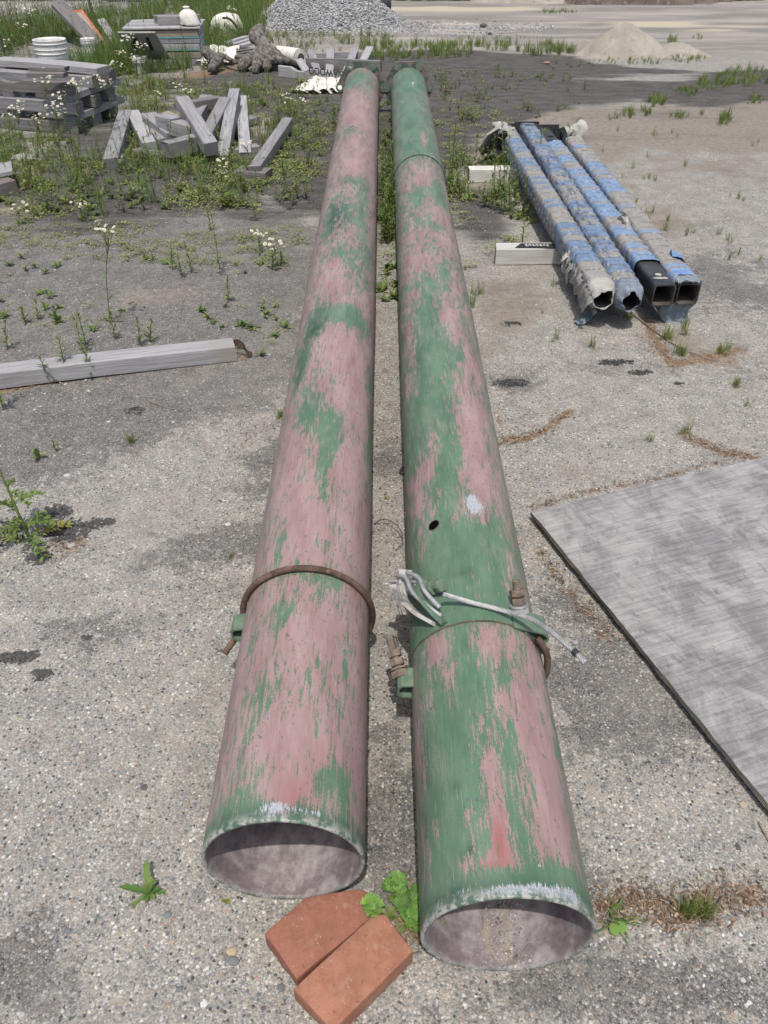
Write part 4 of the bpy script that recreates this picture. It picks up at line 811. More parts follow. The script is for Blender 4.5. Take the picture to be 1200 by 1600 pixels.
a_ = W(925, 480, .09); flap(r1, [W(928, 478, .10), W(926, 488, .05), W(915, 498, .02), W(900, 503, .012)], [.05, .045, .06, .03], 'bluecloth', seed=2)
for k_, (x_, y_) in enumerate([(883, 372), (889, 398), (901, 416), (906, 432), (913, 446), (918, 458), (858, 330)]):
    flap(r1, [W(x_ + 4, y_, .175), W(x_ - 2, y_ + 10, .14), W(x_ - 5 - k_ % 3 * 2, y_ + 19, .09), W(x_ - 3 - k_ % 2 * 4, y_ + 24 + 4 * (k_ % 2), .065)], [.07, .08, .06, .025], 'cloth', seed=40 + k_)
flap(r1, [W(893, 392, .17), W(882, 402, .15), W(877, 408, .13), W(873, 412, .11)], [.05, .035, .02, .01], 'cloth', seed=6, wdir=(0, 1, 0))
flap(r1, [W(896, 408, .16), W(890, 422, .12), W(886, 436, .07), W(885, 441, .05)], [.09, .07, .05, .02], 'cloth', seed=8)
flap(r1, [W(908, 424, .16), W(902, 436, .12), W(898, 444, .08), W(896, 447, .07)], [.09, .06, .04, .02], 'cloth', seed=9)
r1f = W(775, 205, .2); flap(r1, [W(797, 200, .22), W(776, 200, .24), W(766, 215, .16), W(760, 238, .03)], [.10, .20, .24, .10], 'cloth', 'cloth_hood', seed=12, wdir=(.5, 1, 0))
flap(r1, [W(800, 204, .20), W(785, 206, .18), W(774, 218, .12), W(763, 240, .02)], [.08, .12, .12, .05], 'cloth', 'cloth_hood', seed=15, wdir=(.3, 1, .2))
r4 = P4[0]; flap(r4, [W(1052, 395, .20), W(1062, 404, .19), W(1067, 418, .16), W(1068, 424, .13)], [.06, .09, .09, .03], 'bluebright', seed=21, wdir=(0, 1, 0))
flap(r4, [W(1060, 440, .20), W(1075, 437, .205), W(1090, 438, .19), W(1094, 446, .17)], [.04, .04, .05, .03], 'bluecloth', seed=25, wdir=(0, 1, 0))
flap(r4, [W(1060, 472, .10), W(1058, 484, .06), W(1064, 494, .025), W(1072, 500, .01)], [.16, .15, .11, .03], 'bluecloth', seed=22, wdir=(1, .2, 0))
flap(r4, [W(895, 212, .2), W(901, 203, .235), W(893, 198, .25), W(884, 208, .20)], [.05, .16, .14, .06], 'cloth', 'cloth_hood', seed=29, wdir=(1, 0, .2))
r3 = P3[0]; flap(r3, [W(969, 338, .20), W(975, 345, .20), W(983, 357, .18), W(985, 366, .15)], [.05, .06, .06, .02], 'cloth', seed=31)
# base plates with gussets at the far ends
for Pt, dz, s in ((P1, 0, .075), (P2, .004, .09), (P3, .012, .12), (P4, .006, .09)):
    root, Mx, L = Pt; V = [(L + dx, y, zz) for dx in (0, .016) for y, zz in ((-s, -.13), (s, -.13), (s, .05 + dz), (-s, .05 + dz))]
    F = [(0, 1, 2, 3), (7, 6, 5, 4), (0, 4, 5, 1), (1, 5, 6, 2), (2, 6, 7, 3), (3, 7, 4, 0)]; mesh('base_plate', V, F, M['blacksteel'], root, M=Mx)
root, Mx, L = P3; V, F = tube([(L, -.10, .0), (L - .02, -.10, .0)], .01, 6); 
V, F = lathe([(.0, .0), (.03, 0), (.052, .02), (.056, .07), (.056, .22)], 20); V = V[:, [2, 0, 1]]; V[:, 0] = L - .20 - V[:, 0] + .14; mesh('post_cap', V, [tuple(f) for f in F], M['blacksteel'], root, M=Mx, smoothf=True)
# white scuff on the bare end, real paint smear
for x_, rx_, y0_, y1_ in ((.075, .012, -.034, .036), (.115, .015, -.016, .014)):
    n = 40; aa = np.linspace(0, 2 * math.pi, n, endpoint=False); rr_ = 1 + .35 * vnoise(np.stack((np.cos(aa) * 2, np.sin(aa) * 2, aa * 0 + x_ * 90), -1), 1.6, 3, 3)
    Vt = np.stack((x_ + rx_ * rr_ * np.cos(aa), (y0_ + y1_) / 2 + (y1_ - y0_) / 2 * np.clip(rr_, 0, 1.05) * np.sin(aa), aa * 0 + .0487), -1); mesh('paint_scuff', Vt, [tuple(range(n))], M['cloth'], root, M=Mx)
# timber blocks under the posts
beam('timber_block', W(775, 384, .085), W(1041, 382, .085), .09, .085, M['woodwhite'], seed=0, label='whitewashed timber block under the near ends of the wrapped posts, black writing smear on top', cat='timber block')
bl0 = S.collection.objects['timber_block']
mk = [(W(808, 384, .0865)), (W(858, 384, .0865))]
c = (W(835, 384, .0862)); dl = bl0.matrix_basis.inverted()
def loc_of(o, p): return np.array(o.matrix_basis.inverted() @ Vector(p))
Vt = np.array([loc_of(bl0, (x, c[1] + y, .0868)) for x, y in [(W(803, 384, .085)[0], -.03), (W(866, 384, .085)[0], -.038), (W(866, 384, .085)[0], .032), (W(815, 384, .085)[0], .035)]])
mesh('black_smear', Vt, [(0, 1, 2, 3)], M['inkblack'], bl0)
m = MB(); x0 = W(822, 384, .0)[0] + .02
pen = []; 
for ch in range(7):
    bx = W(820, 384, .085)[0] + ch * .018; s_ = [(0, 0), (.004, .016), (.009, .002), (.011, .014), (.006, .008)] if ch % 2 else [(0, .004), (.006, .016), (.010, .010), (.004, .002), (.012, .0)]
    pp = spline([loc_of(bl0, (bx + a * 1.2, c[1] - .008 + b * 1.6 * (1 - .05 * ch), .0885)) for a, b in s_], 12); Vt, Ft = tube(pp, .0016, 5); m.add(Vt, Ft)
m.build('white_handwriting', M['whitepl'], bl0)
beam('timber_block', W(733, 262, .085), W(905, 258, .085), .09, .085, M['woodwhite'], label='whitewashed timber block under the far ends of the wrapped posts', cat='timber block')

# ================= LONG TIMBER AT LEFT =================
lt = beam('long_timber', W(-60, 583, .07), W(365, 534, .068), .085, .068, M['woodpale'], seed=21, label='long bleached timber lying across the left edge beside small weeds', cat='timber')
e = W(372, 545, .04); pp = [W(364, 538, .05), W(372, 536, .06), W(381, 542, .05), W(386, 552, .025), W(394, 556, .006)]
q = spline([loc_of(lt, p) for p in pp], 18); V = np.vstack((q + (0, 0, .016), q - (0, 0, .014), q + (0.001, .002, .016), q - (-.001, -.002, .016))); F = []
for a, b in ((0, 1), (3, 2)): F += [(a * 18 + i, a * 18 + i + 1, b * 18 + i + 1, b * 18 + i) for i in range(17)]
mesh('steel_strap', V, F, M['rust'], lt, smoothf=True)

# ================= SCATTERED SHORT TIMBERS =================
def tm(a, za, b, zb, label, w=.095, h=.085, mat='wood', **k):
    beam('short_timber', W(*a, za), W(*b, zb), w, h, M[mat], label=label, cat='timber', group='loose grey timbers in the weeds', **k)
tm((172, 247), .09, (195, 172), .13, 'notched long timber nearest the plank stack, leaning with its cracked near end down', w=.10, h=.10, notch=[(-.25, -.2, .012), (-.1, -.06, .01), (.05, .09, .01), (.2, .23, .01)])
tm((174, 256), .05, (182, 240), .06, 'small split stub at the near end of the notched timber', w=.11, h=.06)
tm((233, 222), .10, (207, 172), .12, 'wide timber lying away left of the flat scrap board, pale near end', w=.10, mat='woodpale')
tm((254, 216), .09, (228, 180), .12, 'timber touching the pale one, second from the left in the heap', w=.09)
tm((258, 222), .15, (306, 210), .15, 'short fat timber lying crosswise in front of the heap', w=.09, h=.10)
tm((272, 206), .13, (232, 176), .17, 'flat dark timber running back from the crosswise one', w=.12, mat='wood')
tm((251, 178), .22, (275, 184), .22, 'squat block sitting on top of the heap at the back left', w=.10, h=.09)
tm((270, 186), .21, (302, 196), .18, 'short end-cut block beside the squat one on the heap', w=.10, h=.10)
tm((329, 222), .16, (284, 150), .30, 'long timber slanting down to the right across the front of the heap', w=.10, h=.09)
tm((300, 186), .14, (322, 148), .22, 'timber behind the slanting one, its top end crossing a block', w=.10, h=.09)
tm((317, 215), .12, (351, 152), .24, 'timber leaning up right between the slanting one and the tall one', w=.09, h=.08)
tm((347, 243), .06, (366, 138), .26, 'tall dark timber standing out as the highest of the fan', w=.085, h=.09)
tm((383, 238), .07, (377, 149), .14, 'bleached narrow timber just right of the tall dark one', w=.085, h=.07, mat='woodpale')
tm((397, 259), .09, (449, 184), .11, 'lone timber at the right end of the fan resting on a cross block', w=.08, h=.07)
tm((371, 263), .055, (420, 266), .055, 'small rotten cross block under the lone timber', w=.13, h=.055, mat='wooddark')
tm((296, 158), .22, (342, 150), .22, 'dark timber lying crosswise at the far side of the heap', w=.09, h=.08, mat='wooddark')
tm((362, 232), .045, (402, 226), .045, 'low grey timber half hidden in daisies under the fan', w=.09, h=.05)
tm((330, 200), .06, (400, 180), .06, 'grey board lying low behind the fan', w=.09, h=.05)
tm((212, 232), .05, (262, 240), .05, 'thin board under the front ends of the heap', w=.10, h=.04, mat='wooddark')
o_ = W(222, 182, .16); slab('scrap_board', o_, W(268, 200, .14) - o_, W(262, 172, .18) - o_, .018, M['woodtan'], nu=6, nv=6, warp=.01, label='tan scrap of plywood lying on the timber heap', cat='board', )
o_ = W(-30, 266, .10); slab('loose_board', o_, W(19, 257, .10) - o_, W(-30, 282, .10) - o_, .02, M['woodpale'], nu=6, nv=4, label='pale loose board end at the left edge below the plank stack', cat='board')
tm((-30, 290), .09, (16, 278), .09, 'dark timber end under the pale loose board at the left edge', w=.12, h=.09, mat='wooddark')

# ================= PLANK CRIB AT LEFT =================
cr = W(122, 208, 0); dA = W(-20, 196, 0) - cr; dA /= np.linalg.norm(dA); dB = W(193, 178, 0) - cr; lB = np.linalg.norm(dB) * 1.0; dB /= np.linalg.norm(dB)
z = .0
for k in range(3):
    nm = ['bottom', 'middle', 'top'][k]
    hA = .085
    for j, off in enumerate((0, .42, .80)):
        b0 = cr + dB * (off * lB) + (0, 0, z + hA) + dA * (-.02 + .03 * math.sin(k * 5 + j)); zz = RNG.uniform(-.006, .006)
        beam('crib_plank', b0 - dA * .02, b0 + dA * (1.15 + .1 * math.sin(k + j)), .05 if j == 0 and k == 2 else .10, hA, M['wood'] if (k + j) % 2 else M['wooddark'], seed=k * 7 + j, notch=[(-.12, -.02, .02)] if j == 0 and k > 1 else None,
             label='%s-course grey plank of the stack at left, running left to right, %s' % (nm, ['front row', 'middle row', 'back row'][j]), cat='plank', group='stacked grey planks')
    z += hA + .002
    if k == 2: break
    for j, off in enumerate((.03, .55, 1.05)):
        b0 = cr + dA * off + (0, 0, z + .05)
        beam('crib_plank', b0 - dB * .03, b0 + dB * (lB + .03), .10, .05, M['wood'], seed=k * 9 + j + 50,
             label='cross plank above the %s course of the stack at left, %s end' % (nm, ['right', 'middle', 'left'][j]), cat='plank', group='stacked grey planks')
    z += .052
b0 = cr + dB * .5 * lB + (0, 0, z + .05); beam('crib_plank', b0 - dA * .12, b0 + dA * .95 + dB * .1, .17, .05, M['woodpale'], seed=81, label='wide pale plank lying loose on top of the stack at left', cat='plank')
for j, off in enumerate((.55, .62)):
    p0 = W(45, 112, .45) + np.array((0, .05 * j, .03 * j)); beam('short_timber', p0, p0 + np.array((.28, -.03, 0)), .08, .03, M['wooddark'], label='%s offcut lying behind the wide pale plank' % ['lower', 'upper'][j], cat='timber')

# ================= BUCKETS =================
def bucket(px, py, hgt, r0, r1, label, z0=0.0, yel=False):
    p = W(px, py, z0); root = empty('plastic_bucket', p, label=label, cat='bucket')
    pr = [(0, 0), (r0, 0)]
    for k in range(1, 25):
        z = hgt * k / 24; r = r0 + (r1 - r0) * k / 24; f = k / 24
        if .62 < f: r += .007 if int((f - .62) * 30) % 3 == 0 else 0
        pr.append((r, z))
    pr += [(r1 + .006, hgt), (r1 + .006, hgt + .006), (r1 - .003, hgt + .006), (r1 - .004, hgt - .02), (r0 - .004, .01), (0, .01)]
    V, F = lathe(pr, 40); mesh('bucket_shell', V, [tuple(f) for f in F], M['whitepl'], root, smoothf=True)
    for k, rr in ((.70, .010), (.80, .010), (.93, .009)):
        V, F = lathe([(r0 + (r1 - r0) * k, hgt * k - .006), (r0 + (r1 - r0) * k + rr, hgt * k - .005), (r0 + (r1 - r0) * k + rr, hgt * k + .005), (r0 + (r1 - r0) * k, hgt * k + .006)], 40); mesh('stiffening_ring', V, [tuple(f) for f in F], M['whitepl'], root, smoothf=True)
    if yel:
        th = np.linspace(-2.6, -.9, 14); V = [((r0 + (r1 - r0) * (z / hgt) + .0015) * math.cos(a), (r0 + (r1 - r0) * (z / hgt) + .0015) * math.sin(a), z) for z in (hgt * .6, hgt * .95) for a in th]
        mesh('yellow_label', V, [(i, i + 1, i + 15, i + 14) for i in range(13)], M['yellow'], root)
    hp = [(r1 + .008) * np.array((math.cos(a), math.sin(a) * .25, 0)) + np.array((0, -r1 * .9 * math.sin(a) * 1, hgt * .9 - .02 - .12 * math.sin(a))) for a in np.linspace(0, math.pi, 20)]
    V, F = tube(hp, .0025, 6); mesh('wire_handle', V, F, M['galv'], root, smoothf=True)
bucket(92, 127, .36, .130, .152, 'large white plastic bucket with ribs, turned top up behind the plank stack')
bucket(221, 114, .15, .062, .072, 'small white pail with a yellow label in front of the numbered board', yel=True)
bucket(141, 82, .14, .07, .08, 'low white pail sunk in grass below the orange-edged board')

# ================= CRATE STACK =================
yc = 9.62; fl_ = W(207, 104, 0); fr_ = W(313, 104, 0); fl_[2] = fr_[2] = 0; dX = (fr_ - fl_); wX = np.linalg.norm(dX); dX /= wX; dX = np.array((dX[0], .10, 0)); dX /= np.linalg.norm(dX); dY = np.array((-dX[1], dX[0], 0)); dpt = .62
root = empty('timber_crate', fl_, label='big grey crate of stacked boards with two teal straps at the back left', cat='crate')
hb = .068; rz = math.atan2(dX[1], dX[0])
for k in range(5):
    off = .006 * math.sin(k * 3.1)
    for (p, q) in ((dY * 0, dX * wX), (dY * dpt, dX * wX + dY * dpt)):
        A_ = p + np.array((0, 0, hb * (k + 1) - .003)); B_ = q + np.array((0, 0, hb * (k + 1) - .003)); beam('side_board', A_ - dX * .01 + dY * off, B_ + dX * .01 + dY * off, .035, hb - .006, [M['wood'], M['woodtan'], M['woodpale']][k % 3], root, jit=.002)
    for p in (dX * 0, dX * wX):
        A_ = p + dY * .02 + np.array((0, 0, hb * (k + 1) - .003)); beam('end_board', A_, A_ + dY * (dpt - .04), .034, hb - .006, M['wood'], root)
zt = hb * 5 + .001
for j in range(5):
    A_ = dX * -.03 + dY * (.03 + j * .135) + np.array((0, 0, zt + .022)); beam('lid_board', A_, A_ + dX * (wX + .07), .128, .020, M['wood'] if j % 2 else M['woodpale'], root, seed=j)
for zz in (.145, .262):
    V = []; 
    cs = [dX * -.014 - dY * .021, dX * (wX + .02) - dY * .021, dX * (wX + .02) + dY * (dpt + .022), dX * -.014 + dY * (dpt + .022)]
    for c_ in cs: V += [c_ + (0, 0, zz), c_ + (0, 0, zz + .014)]
    V = np.array(V); mesh('teal_strap', V, [(2 * i, (2 * i + 2) % 8, (2 * i + 3) % 8, 2 * i + 1) for i in range(4)], M['teal'], root)
ft = fl_ + np.array((0, 0, zt + .024))
beam('short_timber', ft + dX * .27 + dY * .30 + (0, 0, .075), ft + dX * .76 + dY * .34 + (0, 0, .075), .09, .073, M['wooddark'], label='dark timber lying along the crate lid behind the white sack', cat='timber')
beam('short_timber', ft + dX * .33 + dY * .15 + (0, 0, .085), ft + dX * .60 + dY * .16 + (0, 0, .085), .08, .083, M['wood'], label='shorter timber on the crate lid left of the white sack', cat='timber')
def lump(prof, k, seed, amp, base, mat, name, parent=None, sx=1, sy=1, nz=6, **kw):
    V, F = lathe([tuple(q[:2]) for q in spline([(a, b, 0) for a, b in prof], 34)], k); V = V * (sx, sy, 1); V += (vnoise(V, nz, seed, 3) * amp)[:, None] * np.array((1, 1, .5)); V += np.abs(vnoise(V, nz * 3, seed + 2, 2) * amp * .35)[:, None]
    return tag(mesh(name, V, [tuple(f) for f in F], M[mat], parent, smoothf=True, loc=base), **kw)
sp = ft + dX * .66 + dY * .06
lump([(0, 0), (.10, 0), (.115, .015), (.11, .05), (.095, .09), (.075, .12), (.052, .137), (.032, .150), (.026, .160), (.034, .170), (.02, .180), (0, .182)], 40, 3, .034, sp, 'sack', 'white_sack', sy=.75, label='knotted white woven sack standing on the crate lid', cat='sack')

# numbered board leaning by the crate
TL = WY(184, 49, 9.15); TR = WY(242, 49, 9.15); BR = WY(266, 90, 9.42); dn = BR - TR
sg = slab('sign_board', TL, TR - TL, dn, .018, M['signgrey'], nu=6, nv=6, label='leaning grey board with black upside-down numerals beside the crate', cat='sign')
lu = np.linalg.norm(TR - TL)
def text(o, s, size, M4, mat, name, ext=.0006):
    cu = bpy.data.curves.new(name, 'FONT'); cu.body = s; cu.size = size; cu.extrude = ext; cu.align_x = 'CENTER'; cu.align_y = 'CENTER'; cu.offset = size * .012
    tmp = bpy.data.objects.new(name, cu); link(tmp); bpy.context.view_layer.update(); me = bpy.data.meshes.new_from_object(tmp.evaluated_get(bpy.context.evaluated_depsgraph_get())); bpy.data.objects.remove(tmp)
    me.materials.clear(); me.materials.append(mat); ob = link(bpy.data.objects.new(name, me)); ob.parent = o; ob.matrix_local = M4; return ob
# face towards the viewer is the local +Z or -Z side; choose the one facing the camera
zl = np.array(sg.matrix_basis.col[2])[:3]; side = 1 if np.dot(np.array((0, 0, H)) - TL, zl) > 0 else -1
vx = np.array(sg.matrix_basis.inverted().to_3x3() @ Vector(dn)); 
cc = np.array((lu / 2, 0, 0)) + vx * .43
flip = Matrix.Translation((cc[0], cc[1], .0012 if side > 0 else -.0195))
if side < 0: flip = flip @ Matrix.Rotation(math.pi, 4, 'X')
text(sg, '61', .27, flip @ (Matrix.Rotation(math.pi, 4, 'Z') if side > 0 and vx[1] > 0 else Matrix.Identity(4)), M['inkblack'], 'painted_number')

# boards leaning by the fence
a0 = WY(80, 6, 11.3); a1 = WY(146, 74, 10.5); d_ = a1 - a0
slab('leaning_plank', a0, d_, np.array((.05, .24, .05)), .04, M['wooddark'], nu=12, nv=3, label='long dark plank leaning out of the grass in front of the wire fence', cat='plank')
b0 = WY(103, 20, 11.2); b1 = WY(143, 76, 10.6); b2 = WY(127, 17, 11.35)
ob = slab('leaning_board', b0, b1 - b0, (b2 - b0) * 1.05, .025, M['woodtan'], nu=8, nv=4, label='brown board with orange painted edges leaning beside the dark plank', cat='board')
m = MB(); L1 = np.linalg.norm(b1 - b0); v2 = np.array(ob.matrix_basis.inverted().to_3x3() @ Vector((b2 - b0) * 1.05))
for A_, B_ in (((0, 0, .003), v2 + (0, 0, .003)), (v2 + (0, 0, .003), v2 + np.array((L1, 0, .003)))):
    A_ = np.array(A_, float); B_ = np.array(B_, float); Vt, Ft = tube([A_, (A_ + B_) / 2, B_], .014, 4); m.add(Vt, Ft)
m.build('orange_edge', M['orange'], ob)
c0_ = WY(152, 30, 12); slab('leaning_board', c0_, WY(172, 62, 11.6) - c0_, WY(163, 28, 12.1) - c0_, .02, M['woodpale'], nu=5, nv=3, label='small grey board leaning near the fence right of the orange-edged one', cat='board')

# ================= CHAIN LINK FENCE =================
def chain(Apx, Bpx, label, hgt=1.5, posts=(0, .5, 1)):
    A = np.array(Apx, float); B = np.array(Bpx, float); d = B - A; L = np.linalg.norm(d); d /= L; nrm = np.array((-d[1], d[0], 0)); root = empty('chain_link_fence', A, label=label, cat='fence')
    pit = .055; n = int(L / pit); m = MB(); zs = np.arange(.02, hgt, pit / 2 * 1.15)
    for i in range(n):
        pts = [d * (i * pit + (pit / 2 if j % 2 else 0)) + nrm * (.003 if (j % 2) ^ (i % 2) else -.003) + np.array((0, 0, z_)) for j, z_ in enumerate(zs)]
        Vt, Ft = tube(pts, .0032, 3, False); m.add(Vt, Ft)
        pts = [d * (i * pit + (0 if j % 2 else pit / 2)) + np.array((0, 0, z_)) for j, z_ in enumerate(zs)]
        Vt, Ft = tube(pts, .0032, 3, False); m.add(Vt, Ft)
    m.build('wire_mesh', M['fence'], root)
    for t, lean in posts:
        p = d * L * t; Vt, Ft = tube([p + nrm * .03 + np.array((0, 0, -.1)), p + nrm * .03 + d * lean * .5 + (0, 0, .8), p + nrm * .03 + d * lean + (0, 0, hgt + .12)], .026, 12); mesh('fence_post', Vt, Ft, M['postgreen'], root, smoothf=True)
    Vt, Ft = tube([np.array((0, 0, hgt)), d * L + (0, 0, hgt)], .018, 10); mesh('top_rail', Vt, Ft, M['postgreen'], root, smoothf=True)
chain((-6.2, 9.6, 0), (-3.6, 15.2, 0), 'wire mesh fence with leaning posts behind the grass at the top left', posts=((0, 0), (.42, -.25), (.72, -.18), (1, 0)))
chain((-5.3, 7.6, 0), (-4.35, 10.2, 0), 'sagging wire mesh panel at the far left edge behind the bucket', hgt=.8, posts=((0, 0), (1, -.1)))

# ================= TYRES =================
def tyre(p, rot, r, label):
    root = empty('old_tyre', p, label=label, cat='tyre'); root.rotation_euler = rot
    pr = [(r * .58, -.07), (r * .62, -.095), (r * .85, -.10), (r * .97, -.085), (r, -.05), (r, .05), (r * .97, .085), (r * .85, .10), (r * .62, .095), (r * .58, .07), (r * .6, 0), (r * .58, -.07)]
    V, F = lathe(pr, 40); V[:, 2] += .004 * np.sin(np.arctan2(V[:, 1], V[:, 0]) * 40) * (np.hypot(V[:, 0], V[:, 1]) > r * .95); mesh('tyre', V, [tuple(f) for f in F], M['rubber'], root, smoothf=True)
    V, F = lathe([(0, -.02), (r * .2, -.03), (r * .5, -.06), (r * .6, -.075), (r * .6, .075), (r * .5, .06), (0, .02)], 24); mesh('rim', V, [tuple(f) for f in F], M['tape'], root, smoothf=True)
tyre(W(581, 11, .10), (0, 0, 0), .30, 'black tyre lying flat on the lot beyond the gravel pile'); 
tyre(WY(197, 2, 15.9), (math.radians(80), 0, .2), .30, 'black tyre standing upright behind the wire fence')

# ================= PILES =================
def heap(name, cx, cy, rx, ry, h, mat, label, cat, n=90, pw=1.0, seed=0, amp=.06, sub=None, kind=None, flatx=0):
    g = np.linspace(-1.25, 1.25, n); X, Y = np.meshgrid(g, g, indexing='ij'); Pn = np.stack((X.ravel(), Y.ravel(), np.zeros(n * n)), -1)
    r = np.hypot(X, Y) * (1 + .12 * vnoise(Pn, 2.2, seed, 2).reshape(X.shape)); zz = np.clip(1 - r ** pw, -.06, 1); zz = zz * h + amp * h * vnoise(Pn, 5, seed + 1, 4).reshape(X.shape) * (zz > 0)
    V = np.stack((X.ravel() * rx, Y.ravel() * ry, zz.ravel()), -1); i = np.arange(n * n).reshape(n, n); F = np.stack((i[:-1, :-1], i[1:, :-1], i[1:, 1:], i[:-1, 1:]), -1).reshape(-1, 4)
    keepf = (V[F.ravel(), 2].reshape(-1, 4).max(1) > -.03); o = mesh(name, V, F[keepf], M[mat], loc=(cx, cy, 0), smoothf=True); tag(o, label, cat, kind=kind)
    return V, o
# gravel pile: heap surface covered with crushed stones (one thing)
gc = W(505, 52, 0); M['gravelbase'] = mat_simple('gravel_base', (.20, .205, .21), (.32, .325, .33), 60, .9)
V, o = heap('gravel_pile', gc[0], gc[1] + 1.2, 1.1, 1.1, .62, 'gravelbase', 'heap of crushed grey stone at the top of the yard', 'gravel pile', pw=1.15, seed=4)
sel = V[V[:, 2] > -.01]; P_ = sel[RNG.integers(0, len(sel), 16000)] + RNG.normal(0, .012, (16000, 3)) * (1, 1, .3)
GPAL = np.array([(.27, .275, .28), (.38, .385, .395), (.50, .505, .515), (.17, .172, .175), (.62, .62, .63)]); Vs, Fs, Cs = stones(P_, RNG.uniform(.014, .034, 16000), .8, GPAL, np.array([.25, .3, .22, .13, .10]), .3)
mesh('crushed_stone', Vs, Fs, M['stone'], o, cols=Cs); tag(S.collection.objects['crushed_stone'], kind='stuff')
gp = np.stack((RNG.normal(-.1, .75, 1700), gc[1] + .45 + RNG.normal(0, .4, 1700), np.full(1700, .0)), -1); gp2 = np.stack((RNG.uniform(0, 2.4, 600), 12.7 + RNG.normal(0, .22, 600), np.zeros(600)), -1); gp = np.vstack((gp, gp2))
Vs, Fs, Cs = stones(gp, RNG.uniform(.014, .034, len(gp)), .7, GPAL, np.array([.25, .3, .22, .13, .10]), .3); tag(mesh('spilled_gravel', Vs, Fs, M['stone'], cols=Cs), kind='stuff')
sc_ = W(988, 92, 0); heap('sand_pile', sc_[0] - .02, sc_[1] + .42, .60, .5, .30, 'sandheap', 'smooth pale sand pile with a crack, on the dark mud at right', 'sand pile', pw=1.15, seed=8, amp=.10)
sc2 = W(1065, 92, 0); heap('sand_pile', sc2[0], sc2[1] + .3, .42, .3, .13, 'sandheap', 'low spill of sand with weeds just right of the pale sand pile', 'sand pile', pw=1.3, seed=12, amp=.12, n=50)
for px, rx, h, s, lab, mt in ((820, .95, .30, 31, 'tan earth heap on the far edge of the lot', 'sandheap'), (1020, 1.5, .5, 33, 'dark earth heap on the far edge of the lot', 'dirt'), (915, .7, .3, 35, 'small dark earth heap between the two far heaps', 'dirt')):
    q = WY(px, 4, 15.9); heap('earth_heap', q[0], 16.3, rx, .9, h, mt, lab, 'earth heap', seed=s, amp=.25, pw=1.3)

# ================= BULK BAG, LOGS, ROLL, PALLET, SHEETING =================
bb = W(353, 64, 0); root = empty('bulk_bag', bb, label='slumped white bulk bag with a dark strap and brown torn side', cat='bag')
lump([(0, 0), (.18, 0), (.21, .05), (.21, .11), (.19, .18), (.15, .24), (.08, .275), (0, .28)], 44, 9, .03, (0, .18, 0), 'sack', 'bag_body', root, sx=1.0, sy=.8, nz=4)
q = spline([(-.01, .0, .25), (.07, -.02, .245), (.14, -.01, .18), (.19, .02, .08)], 16); V, F = tube(q, .014, 6); mesh('strap', V, F, M['tape'], root, smoothf=True)
slab('torn_side', (-.20, -.03, .09), (.34, .0, -.06), (.02, .05, .08), .01, M['woodtan'], root, nu=8, nv=4, warp=.02)
w0 = W(335, 103, 0); root = empty('plastic_sheet', w0, label='crumpled white plastic sheet on the ground between crate and bulk bag', cat='plastic sheet')
g = np.linspace(0, 1, 30); X, Y = np.meshgrid(g, g, indexing='ij'); Pn = np.stack((X.ravel(), Y.ravel(), X.ravel() * 0), -1); V = np.stack(((X.ravel() - .5) * .42, Y.ravel() * .55, .03 + .045 * np.abs(vnoise(Pn, 3.5, 3, 2)) * 2 + .07 * Y.ravel()), -1); i = np.arange(900).reshape(30, 30)
mesh('sheet', V, np.stack((i[:-1, :-1], i[1:, :-1], i[1:, 1:], i[:-1, 1:]), -1).reshape(-1, 4), M['membrane'], root, smoothf=True)
for k in range(3):
    p = W(352 + k * 11, 66 + k * 2, .10); beam('short_timber', p, p + np.array((.22, .3, .03)), .07, .03, M['woodpale'], label='%s pale offcut lying beside the bulk bag' % ['left', 'middle', 'right'][k], cat='timber')
def log(pts, rad, label, base=None, n=44, seed=0, mat='bark', amp=.018):
    rad = [q * .72 for q in rad]
    q = spline(pts, n); r = np.interp(np.linspace(0, 1, n), np.linspace(0, 1, len(rad)), rad); c = q[0].copy(); c[2] = 0; V, F = tube(q - c, r, 18)
    ctr = np.repeat(q - c, 18, 0)[:len(V)]; dv = V - ctr; aa = np.tile(np.arange(18) * 2 * math.pi / 18, n)[:len(V)]; dv = dv * (1 + .5 * vnoise(np.stack((np.cos(aa) * 2.2 + seed, np.sin(aa) * 2.2, np.repeat(np.arange(n), 18)[:len(V)] * .09), -1), 1, seed + 9, 2))[:, None]; V = ctr + dv * (1 + .32 * vnoise(V, 16, seed, 4) + .22 * vnoise(V * (1, .35, .35) + 7, 40, seed + 3, 2))[:, None]
    return tag(mesh('driftwood_log', V, F, M[mat], loc=c, smoothf=True), label, 'log', 'weathered logs heaped by the gravel pile')
log([WY(408, 44, 9.9), WY(400, 55, 9.75), WY(412, 72, 9.6), WY(430, 84, 9.5), WY(452, 98, 9.4)], [.07, .105, .085, .06, .04], 'thick dark curled log on top of the driftwood heap', seed=1)
log([WY(375, 106, 9.2), WY(388, 96, 9.35), WY(402, 84, 9.5), WY(415, 72, 9.7)], [.06, .085, .07, .06], 'grey log lying toward the left under the curled one', seed=2)
log([WY(398, 112, 9.1), WY(403, 98, 9.25), WY(410, 84, 9.4), WY(412, 74, 9.5)], [.055, .075, .07, .05], 'split pale-brown log upright at the middle of the driftwood', seed=3, mat='bark')
log([WY(416, 108, 9.2), WY(418, 96, 9.3), WY(416, 84, 9.4)], [.05, .06, .05], 'short log right of the split one', seed=4)
log([WY(420, 92, 9.3), WY(432, 94, 9.3), WY(442, 95, 9.28)], [.05, .055, .052], 'cut log pointing right with a round sawn end', seed=5)
log([WY(428, 78, 9.7), WY(424, 90, 9.5), WY(430, 100, 9.3)], [.05, .06, .06], 'stub of log behind the cut one', seed=6)
